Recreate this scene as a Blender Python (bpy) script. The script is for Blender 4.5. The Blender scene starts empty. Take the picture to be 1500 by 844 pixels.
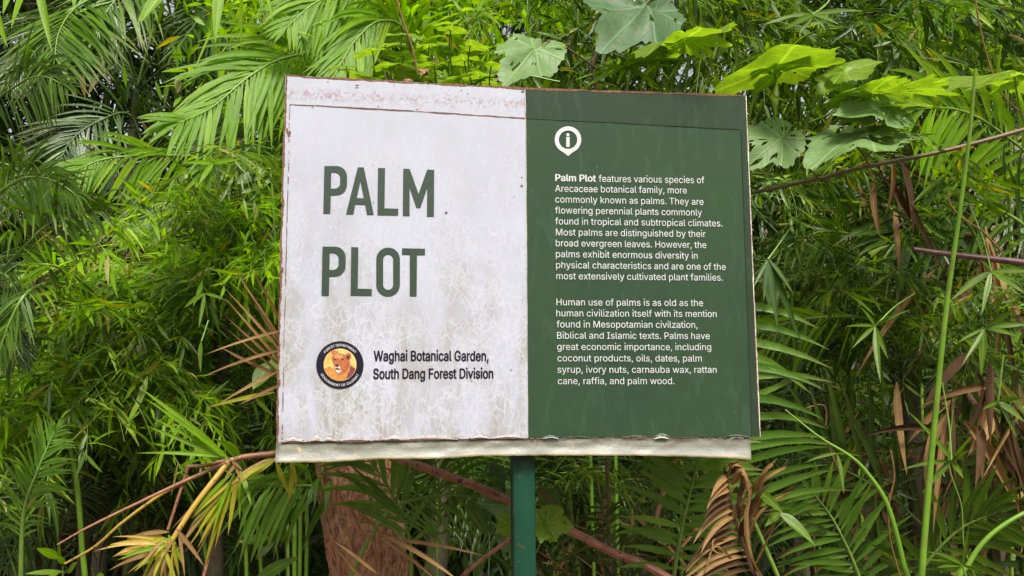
import bpy, math, random, json
import numpy as np
from mathutils import Vector, Matrix

R = math.radians
C = bpy.context.scene.collection
scene = bpy.context.scene

# ------------------------------------------------------------------ camera
FPX = 1420.84
SIGN_Z = 1.96
CAM = Vector((-0.39702, -2.41603, SIGN_Z - 0.40873))
RIGHT = Vector((0.98908544, -0.14711926, -0.00811945))
UP = Vector((-0.01178243, -0.13390219, 0.99092451))
FWD = Vector((0.14687129, 0.98001333, 0.13417413))
cam_data = bpy.data.cameras.new('camera')
cam = bpy.data.objects.new('camera', cam_data)
C.objects.link(cam)
m = Matrix.Identity(4)
for i in range(3):
    m[i][0] = RIGHT[i]; m[i][1] = UP[i]; m[i][2] = -FWD[i]; m[i][3] = CAM[i]
cam.matrix_world = m
cam_data.sensor_width = 36.0
cam_data.lens = FPX / 1500 * 36
cam_data.clip_start = 0.02
cam_data.clip_end = 500
scene.camera = cam

# ------------------------------------------------------------------ light
SUN_EL, SUN_AZ = 53.0, 172.0          # azimuth: degrees clockwise from +Y (+Y is straight behind the sign)
world = bpy.data.worlds.new('World'); scene.world = world
world.use_nodes = True
wn = world.node_tree.nodes; wl = world.node_tree.links
for n in list(wn): wn.remove(n)
sky = wn.new('ShaderNodeTexSky'); sky.sky_type = 'NISHITA'; sky.sun_disc = False
sky.sun_elevation = R(SUN_EL); sky.sun_rotation = R(SUN_AZ)
sky.air_density = 1.0; sky.dust_density = 4.0; sky.ozone_density = 1.0
bg = wn.new('ShaderNodeBackground'); bg.inputs[1].default_value = 0.085
wo = wn.new('ShaderNodeOutputWorld')
hsw = wn.new('ShaderNodeHueSaturation'); hsw.inputs['Saturation'].default_value = .22; hsw.inputs['Value'].default_value = 1.1   # thin overcast
wl.new(sky.outputs[0], hsw.inputs['Color']); wl.new(hsw.outputs[0], bg.inputs[0]); wl.new(bg.outputs[0], wo.inputs[0])
sd = bpy.data.lights.new('sun', 'SUN'); sd.energy = 3.0; sd.angle = R(16); sd.color = (1.0, 0.95, 0.82)
sun = bpy.data.objects.new('sun', sd); C.objects.link(sun)
az, el = R(SUN_AZ), R(SUN_EL)
sdir = Vector((math.sin(az) * math.cos(el), math.cos(az) * math.cos(el), math.sin(el)))
sun.rotation_euler = sdir.to_track_quat('Z', 'Y').to_euler()
scene.view_settings.view_transform = 'Standard'
scene.view_settings.look = 'None'
scene.view_settings.gamma = 1
scene.view_settings.use_curve_mapping = False
scene.view_settings.exposure = 0.98
scene.render.engine = 'CYCLES'
scene.cycles.max_bounces = 8
scene.cycles.transmission_bounces = 4
scene.cycles.transparent_max_bounces = 4
scene.cycles.caustics_reflective = False
scene.cycles.caustics_refractive = False

# ------------------------------------------------------------------ helpers
def P(px, py, d):
    """point seen at pixel (px, py) of the 1500x844 photograph, d metres deep"""
    return CAM + (FWD + RIGHT * ((px - 750) / FPX) + UP * ((422 - py) / FPX)) * d

def S(px, py, y=0.0):
    """point of the sign's plane seen at a pixel"""
    d = FWD + RIGHT * ((px - 750) / FPX) + UP * ((422 - py) / FPX)
    p = CAM + d * (-CAM.y / d.y)
    return Vector((p.x, y, p.z))

def tag(o, label=None, cat=None, group=None, kind=None):
    if label: o['label'] = label
    if cat: o['category'] = cat
    if group: o['group'] = group
    if kind: o['kind'] = kind
    return o

def empty(name, loc, label=None, cat=None, group=None):
    o = bpy.data.objects.new(name, None); C.objects.link(o)
    o.location = loc; o.empty_display_size = 0.1
    o['loc'] = tuple(loc)
    return tag(o, label, cat, group)

def link(name, me, parent=None, mats=None):
    if mats:
        for mt in mats: me.materials.append(mt)
    o = bpy.data.objects.new(name, me); C.objects.link(o)
    if parent is not None:
        o.parent = parent
        o.matrix_parent_inverse = Matrix.Translation(-Vector(parent.location))
    return o

class MB:
    """collects vertices and faces (with uv and material index) into one mesh"""
    def __init__(s): s.v = []; s.f = []; s.uv = []; s.mi = []; s.n = 0
    def add(s, verts, faces, uvs=None, mi=0):
        verts = np.asarray(verts, float).reshape(-1, 3)
        faces = np.asarray(faces, int)
        s.v.append(verts); s.f.append(faces + s.n)
        if uvs is None: uvs = np.zeros((len(verts), 2))
        s.uv.append(np.asarray(uvs, float)); s.mi.append(np.full(len(faces), mi, int))
        s.n += len(verts)
    def mesh(s, name, smooth=True):
        me = bpy.data.meshes.new(name)
        v = np.concatenate(s.v)
        loops = []; starts = []; totals = []; mi = []
        pos = 0
        for f, m_ in zip(s.f, s.mi):
            if len(f) == 0: continue
            k = f.shape[1]
            loops.append(f.ravel()); starts.append(pos + np.arange(len(f)) * k)
            totals.append(np.full(len(f), k)); mi.append(m_); pos += f.size
        loops = np.concatenate(loops); starts = np.concatenate(starts); totals = np.concatenate(totals)
        me.vertices.add(len(v)); me.vertices.foreach_set('co', v.ravel())
        me.loops.add(len(loops)); me.loops.foreach_set('vertex_index', loops.astype(np.int32))
        me.polygons.add(len(starts)); me.polygons.foreach_set('loop_start', starts.astype(np.int32))
        me.polygons.foreach_set('loop_total', totals.astype(np.int32))
        me.polygons.foreach_set('material_index', np.concatenate(mi).astype(np.int32))
        uvl = me.uv_layers.new(name='uv')
        uv = np.concatenate(s.uv)[loops]
        uvl.data.foreach_set('uv', uv.ravel())
        me.update(calc_edges=True)
        if smooth: me.polygons.foreach_set('use_smooth', np.ones(len(starts), bool))
        me.validate()
        return me

def nrm(a):
    return a / np.maximum(np.linalg.norm(a, axis=-1, keepdims=True), 1e-9)

def leaves(mb, base, d, up, length, width, droop=0.3, fold=0.25, segs=4, peak=0.35, curl=0.0, rng=None, mi=0, stalk=0.0, blunt=0.9):
    """a batch of blade-shaped leaves: base, d, up (N,3); length, width, droop (N,)"""
    base = np.asarray(base, float); N = len(base)
    d = nrm(np.asarray(d, float)); up = np.broadcast_to(np.asarray(up, float), (N, 3))
    L = np.broadcast_to(np.asarray(length, float), (N,)); W = np.broadcast_to(np.asarray(width, float), (N,))
    D = np.broadcast_to(np.asarray(droop, float), (N,)); CU = np.broadcast_to(np.asarray(curl, float), (N,))
    FO = np.broadcast_to(np.asarray(fold, float), (N,))
    ss = np.linspace(0, 1, segs + 1) ** 0.9
    pos = base.copy(); V = np.zeros((N, segs + 1, 3, 3))
    side0 = nrm(np.cross(d, up))
    prev = 0
    for k, s in enumerate(ss):
        dk = nrm(d + np.array([0, 0, -1.0]) * (2 * D * s)[:, None] + side0 * (CU * s)[:, None])
        if k: pos = pos + dk * ((s - prev) * L)[:, None]
        prev = s
        side = nrm(side0 - dk * np.sum(side0 * dk, 1, keepdims=True))
        nn = np.cross(side, dk)
        if s < peak: w = 0.18 + 0.82 * math.sin(math.pi / 2 * (s / peak))
        else: w = max(0.0, math.cos(math.pi / 2 * ((s - peak) / (1 - peak)))) ** blunt
        if k == segs: w = 0.02
        hw = (0.5 * W * w)[:, None]
        V[:, k, 0] = pos - side * hw + nn * hw * FO[:, None]
        V[:, k, 1] = pos
        V[:, k, 2] = pos + side * hw + nn * hw * FO[:, None]
    n = 3 * (segs + 1)
    idx = np.arange(N)[:, None, None] * n
    q = []
    for k in range(segs):
        a = 3 * k
        q.append([a, a + 1, a + 4, a + 3]); q.append([a + 1, a + 2, a + 5, a + 4])
    F = (np.array(q)[None] + idx).reshape(-1, 4)
    uv = np.zeros((N, segs + 1, 3, 2))
    uv[..., 0] = np.array([0, .5, 1.0]); uv[..., 1] = ss[None, :, None]
    mb.add(V.reshape(-1, 3), F, uv.reshape(-1, 2), mi)

def spline(pts, n):
    """Catmull-Rom through points"""
    p = [np.array(q, float) for q in pts]
    p = [2 * p[0] - p[1]] + p + [2 * p[-1] - p[-2]]
    out = []
    m_ = len(p) - 3
    for i in range(n):
        t = i / (n - 1) * m_; k = min(int(t), m_ - 1); t -= k
        a, b, c, e = p[k:k + 4]
        out.append(0.5 * (2 * b + (c - a) * t + (2 * a - 5 * b + 4 * c - e) * t * t + (3 * b - a - 3 * c + e) * t ** 3))
    return np.array(out)

def tube(mb, path, r0, r1=None, sides=8, mi=0, bumps=0.0, rng=None, nodes=0, noise=0.0, pw=1.0):
    path = np.asarray(path, float); n = len(path)
    if r1 is None: r1 = r0
    T = nrm(np.gradient(path, axis=0))
    ref = np.array([0, 0, 1.0]) if abs(T[0][2]) < 0.9 else np.array([1.0, 0, 0])
    V = []; UVs = []
    a = nrm(np.cross(T[0], ref))
    ln = np.concatenate([[0], np.cumsum(np.linalg.norm(np.diff(path, axis=0), axis=1))])
    for i in range(n):
        a = nrm(a - T[i] * np.dot(a, T[i])); b = np.cross(T[i], a)
        s = i / (n - 1); r = r0 + (r1 - r0) * s ** pw
        if nodes:
            ph = (s * nodes) % 1.0
            r *= 1 + 0.18 * math.exp(-((ph - .5) / .035) ** 2)
        for k in range(sides + 1):
            an = 2 * math.pi * k / sides
            rr = r
            if noise and rng is not None and k < sides: rr = r * (1 + noise * (rng.random() - .5))
            if k == sides: V.append(V[-sides]); UVs.append((1.0, ln[i])); continue
            V.append(path[i] + rr * (math.cos(an) * a + math.sin(an) * b)); UVs.append((k / sides, ln[i]))
    F = []
    w = sides + 1
    for i in range(n - 1):
        for k in range(sides): F.append((i * w + k, i * w + k + 1, (i + 1) * w + k + 1, (i + 1) * w + k))
    base = mb.n
    mb.add(V, F, UVs, mi)
    # caps
    for i in (0, n - 1):
        c = path[i]; ring = [i * w + k for k in range(sides)]
        vv = [c] + [V[q] for q in ring]
        ff = [(0, 1 + k, 1 + (k + 1) % sides) for k in range(sides)]
        if i == 0: ff = [(x, z, y) for x, y, z in ff]
        mb.add(vv, ff, None, mi)

# ------------------------------------------------------------------ materials
def newmat(name):
    mt = bpy.data.materials.new(name); mt.use_nodes = True
    nt = mt.node_tree
    for n in list(nt.nodes): nt.nodes.remove(n)
    return mt, nt.nodes, nt.links

def N_(nodes, typ, **kw):
    n = nodes.new(typ)
    for k, v in kw.items(): setattr(n, k, v)
    return n

def mixc(nodes, links, fac, a, b, blend='MIX'):
    n = nodes.new('ShaderNodeMix'); n.data_type = 'RGBA'; n.blend_type = blend
    for s, v in ((n.inputs[0], fac), (n.inputs[6], a), (n.inputs[7], b)):
        if hasattr(v, 'links'): links.new(v, s)
        elif isinstance(v, (tuple, list)): s.default_value = (*v, 1)
        else: s.default_value = v
    return n.outputs[2]

def mathn(nodes, links, op, a, b=None, c=None, clamp=False):
    n = nodes.new('ShaderNodeMath'); n.operation = op; n.use_clamp = clamp
    for s, v in zip(n.inputs, (a, b, c)):
        if v is None: continue
        if hasattr(v, 'links'): links.new(v, s)
        else: s.default_value = v
    return n.outputs[0]

def mapr(nodes, links, v, a, b, c=0.0, d=1.0, smooth=False):
    n = nodes.new('ShaderNodeMapRange'); n.clamp = True
    if smooth: n.interpolation_type = 'SMOOTHSTEP'
    links.new(v, n.inputs[0])
    for i, x in zip((1, 2, 3, 4), (a, b, c, d)): n.inputs[i].default_value = x
    return n.outputs[0]

def noise(nodes, links, vec, scale, detail=3, rough=.5, dist=0.0):
    n = nodes.new('ShaderNodeTexNoise'); n.inputs['Scale'].default_value = scale
    n.inputs['Detail'].default_value = detail; n.inputs['Roughness'].default_value = rough
    n.inputs['Distortion'].default_value = dist
    if vec is not None: links.new(vec, n.inputs['Vector'])
    return n.outputs['Fac']

def leaf_mat(name, c1, c2, c3=None, trans=0.45, tcol=None, rough=0.38, midrib=None, tip=None, spec=0.5, tval=1.9, old=0):
    mt, nd, lk = newmat(name)
    geo = nd.new('ShaderNodeNewGeometry')
    rnd = geo.outputs['Random Per Island']
    cr = nd.new('ShaderNodeValToRGB'); e = cr.color_ramp.elements
    e[0].color = (*c1, 1); e[0].position = 0.0; e[1].color = (*c2, 1); e[1].position = 0.75 if c3 else 1.0
    if c3: x = e.new(1.0); x.color = (*c3, 1)
    lk.new(rnd, cr.inputs[0]); col = cr.outputs[0]
    if old:   # a few yellowed or dried blades among the green ones
        fr_ = mathn(nd, lk, 'FRACT', mathn(nd, lk, 'MULTIPLY', rnd, 37.0))
        col = mixc(nd, lk, mapr(nd, lk, fr_, 1 - old, 1 - old * .9), col, (.34, .27, .09))
    uv = nd.new('ShaderNodeUVMap'); sx = nd.new('ShaderNodeSeparateXYZ'); lk.new(uv.outputs[0], sx.inputs[0])
    tc = nd.new('ShaderNodeTexCoord')
    nz = noise(nd, lk, tc.outputs['Object'], 22, 2)
    col = mixc(nd, lk, mapr(nd, lk, nz, .35, .7, 0, .35), col, tuple(x * .55 for x in c1))
    if tip:
        tf = mapr(nd, lk, mathn(nd, lk, 'ADD', sx.outputs[1], mathn(nd, lk, 'MULTIPLY', rnd, 0.25)), .85, 1.15)
        col = mixc(nd, lk, tf, col, tip)
    if midrib:
        mr = mathn(nd, lk, 'ABSOLUTE', mathn(nd, lk, 'SUBTRACT', sx.outputs[0], .5))
        col = mixc(nd, lk, mapr(nd, lk, mr, .02, .07, .7, 0), col, midrib)
    pb = nd.new('ShaderNodeBsdfPrincipled'); lk.new(col, pb.inputs['Base Color'])
    pb.inputs['Roughness'].default_value = rough
    pb.inputs['Specular IOR Level'].default_value = spec * .7
    wv = nd.new('ShaderNodeTexWave'); wv.wave_type = 'BANDS'; wv.bands_direction = 'X'
    wv.inputs['Scale'].default_value = 2.6; lk.new(uv.outputs[0], wv.inputs['Vector'])
    bp = nd.new('ShaderNodeBump'); bp.inputs['Strength'].default_value = .25; bp.inputs['Distance'].default_value = .002
    lk.new(wv.outputs['Fac'], bp.inputs['Height']); lk.new(bp.outputs[0], pb.inputs['Normal'])
    tr = nd.new('ShaderNodeBsdfTranslucent')
    tcl = mixc(nd, lk, 1.0, col, tcol or (1.0, 1.0, .35), 'MULTIPLY')
    hs = nd.new('ShaderNodeHueSaturation'); hs.inputs['Value'].default_value = tval; hs.inputs['Saturation'].default_value = 1.15
    lk.new(tcl, hs.inputs['Color']); lk.new(hs.outputs[0], tr.inputs[0])
    mx = nd.new('ShaderNodeMixShader'); mx.inputs[0].default_value = trans
    lk.new(pb.outputs[0], mx.inputs[1]); lk.new(tr.outputs[0], mx.inputs[2])
    o = nd.new('ShaderNodeOutputMaterial'); lk.new(mx.outputs[0], o.inputs[0])
    return mt

def stem_mat(name, c1, c2, scale=40, rough=.5, bump=.3, stretch=1.0, dark=None):
    mt, nd, lk = newmat(name)
    tc = nd.new('ShaderNodeTexCoord'); mp = nd.new('ShaderNodeMapping')
    mp.inputs['Scale'].default_value = (1, 1, stretch); lk.new(tc.outputs['Object'], mp.inputs[0])
    nz = noise(nd, lk, mp.outputs[0], scale, 4, .6)
    col = mixc(nd, lk, mapr(nd, lk, nz, .3, .7), c1, c2)
    if dark:
        n2 = noise(nd, lk, mp.outputs[0], scale * 2.2, 3, .6)
        col = mixc(nd, lk, mapr(nd, lk, n2, .58, .66), col, dark)
    pb = nd.new('ShaderNodeBsdfPrincipled'); lk.new(col, pb.inputs['Base Color']); pb.inputs['Roughness'].default_value = rough
    bp = nd.new('ShaderNodeBump'); bp.inputs['Strength'].default_value = bump; bp.inputs['Distance'].default_value = .004
    lk.new(nz, bp.inputs['Height']); lk.new(bp.outputs[0], pb.inputs['Normal'])
    o = nd.new('ShaderNodeOutputMaterial'); lk.new(pb.outputs[0], o.inputs[0])
    return mt

M = {}
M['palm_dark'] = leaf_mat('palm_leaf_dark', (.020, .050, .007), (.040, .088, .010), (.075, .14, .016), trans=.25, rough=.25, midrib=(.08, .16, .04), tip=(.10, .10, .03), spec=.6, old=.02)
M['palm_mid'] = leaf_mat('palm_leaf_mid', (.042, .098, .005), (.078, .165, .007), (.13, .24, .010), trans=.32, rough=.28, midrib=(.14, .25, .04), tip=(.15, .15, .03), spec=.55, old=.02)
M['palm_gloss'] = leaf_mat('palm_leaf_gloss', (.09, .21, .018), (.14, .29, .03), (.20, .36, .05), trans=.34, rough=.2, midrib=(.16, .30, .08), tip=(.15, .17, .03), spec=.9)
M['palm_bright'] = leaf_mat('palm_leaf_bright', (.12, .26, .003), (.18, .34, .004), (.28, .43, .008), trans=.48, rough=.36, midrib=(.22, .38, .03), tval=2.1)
M['palm_yellow'] = leaf_mat('palm_leaf_yellow', (.36, .27, .015), (.34, .36, .02), (.46, .22, .03), trans=.42, rough=.45, midrib=(.4, .38, .10), tip=(.3, .15, .04))
M['bamboo'] = leaf_mat('bamboo_leaf', (.035, .082, .003), (.115, .21, .005), (.27, .40, .016), trans=.34, rough=.30, midrib=(.2, .32, .06), spec=.6, old=.045)
M['bamboo_dark'] = leaf_mat('bamboo_leaf_dark', (.020, .052, .006), (.045, .10, .010), (.12, .21, .024), trans=.25, rough=.25, midrib=(.09, .19, .06), spec=.6, old=.045)
M['bamboo_lime'] = leaf_mat('bamboo_leaf_lime', (.11, .24, .003), (.19, .35, .004), (.32, .46, .010), trans=.46, rough=.36, midrib=(.28, .46, .06), tval=2.0, old=.045)
M['dry'] = leaf_mat('dry_leaf', (.12, .058, .022), (.32, .19, .075), (.52, .37, .18), trans=.2, rough=.65, tcol=(1, .8, .5), midrib=(.40, .29, .17), spec=.25)
M['dry_dark'] = leaf_mat('dry_leaf_dark', (.04, .020, .010), (.09, .05, .024), (.17, .10, .05), trans=.1, rough=.75, tcol=(1, .7, .4), spec=.2)
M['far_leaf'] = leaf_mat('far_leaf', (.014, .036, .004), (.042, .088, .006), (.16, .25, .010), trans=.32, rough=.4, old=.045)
M['rachis'] = stem_mat('rachis_green', (.10, .20, .03), (.19, .30, .05), 30, .4, .1)
M['rachis_dark'] = stem_mat('rachis_dark', (.04, .09, .02), (.09, .14, .04), 30, .45, .1)
M['rachis_dry'] = stem_mat('rachis_dry', (.07, .03, .02), (.17, .09, .05), 60, .6, .4)
M['stalk_yellow'] = stem_mat('stalk_yellow', (.34, .24, .03), (.42, .25, .05), 26, .5, .4, dark=(.16, .07, .03))
M['stalk_brown'] = stem_mat('stalk_brown', (.20, .08, .045), (.32, .15, .08), 40, .5, .4, dark=(.07, .025, .02))
M['stalk_maroon'] = stem_mat('stalk_maroon', (.055, .022, .028), (.14, .06, .06), 40, .5, .3)
M['green_stem'] = stem_mat('green_stem', (.10, .22, .015), (.16, .30, .025), 14, .34, .25, dark=(.16, .20, .04))
M['palm_stem'] = stem_mat('palm_stem', (.035, .032, .018), (.085, .07, .04), 50, .8, .6)
M['vine_stem'] = stem_mat('vine_stem', (.10, .065, .04), (.19, .12, .07), 60, .6, .4)
M['red_bark'] = stem_mat('red_bark', (.25, .085, .055), (.38, .16, .11), 30, .5, .5, dark=(.05, .015, .015))

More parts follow.
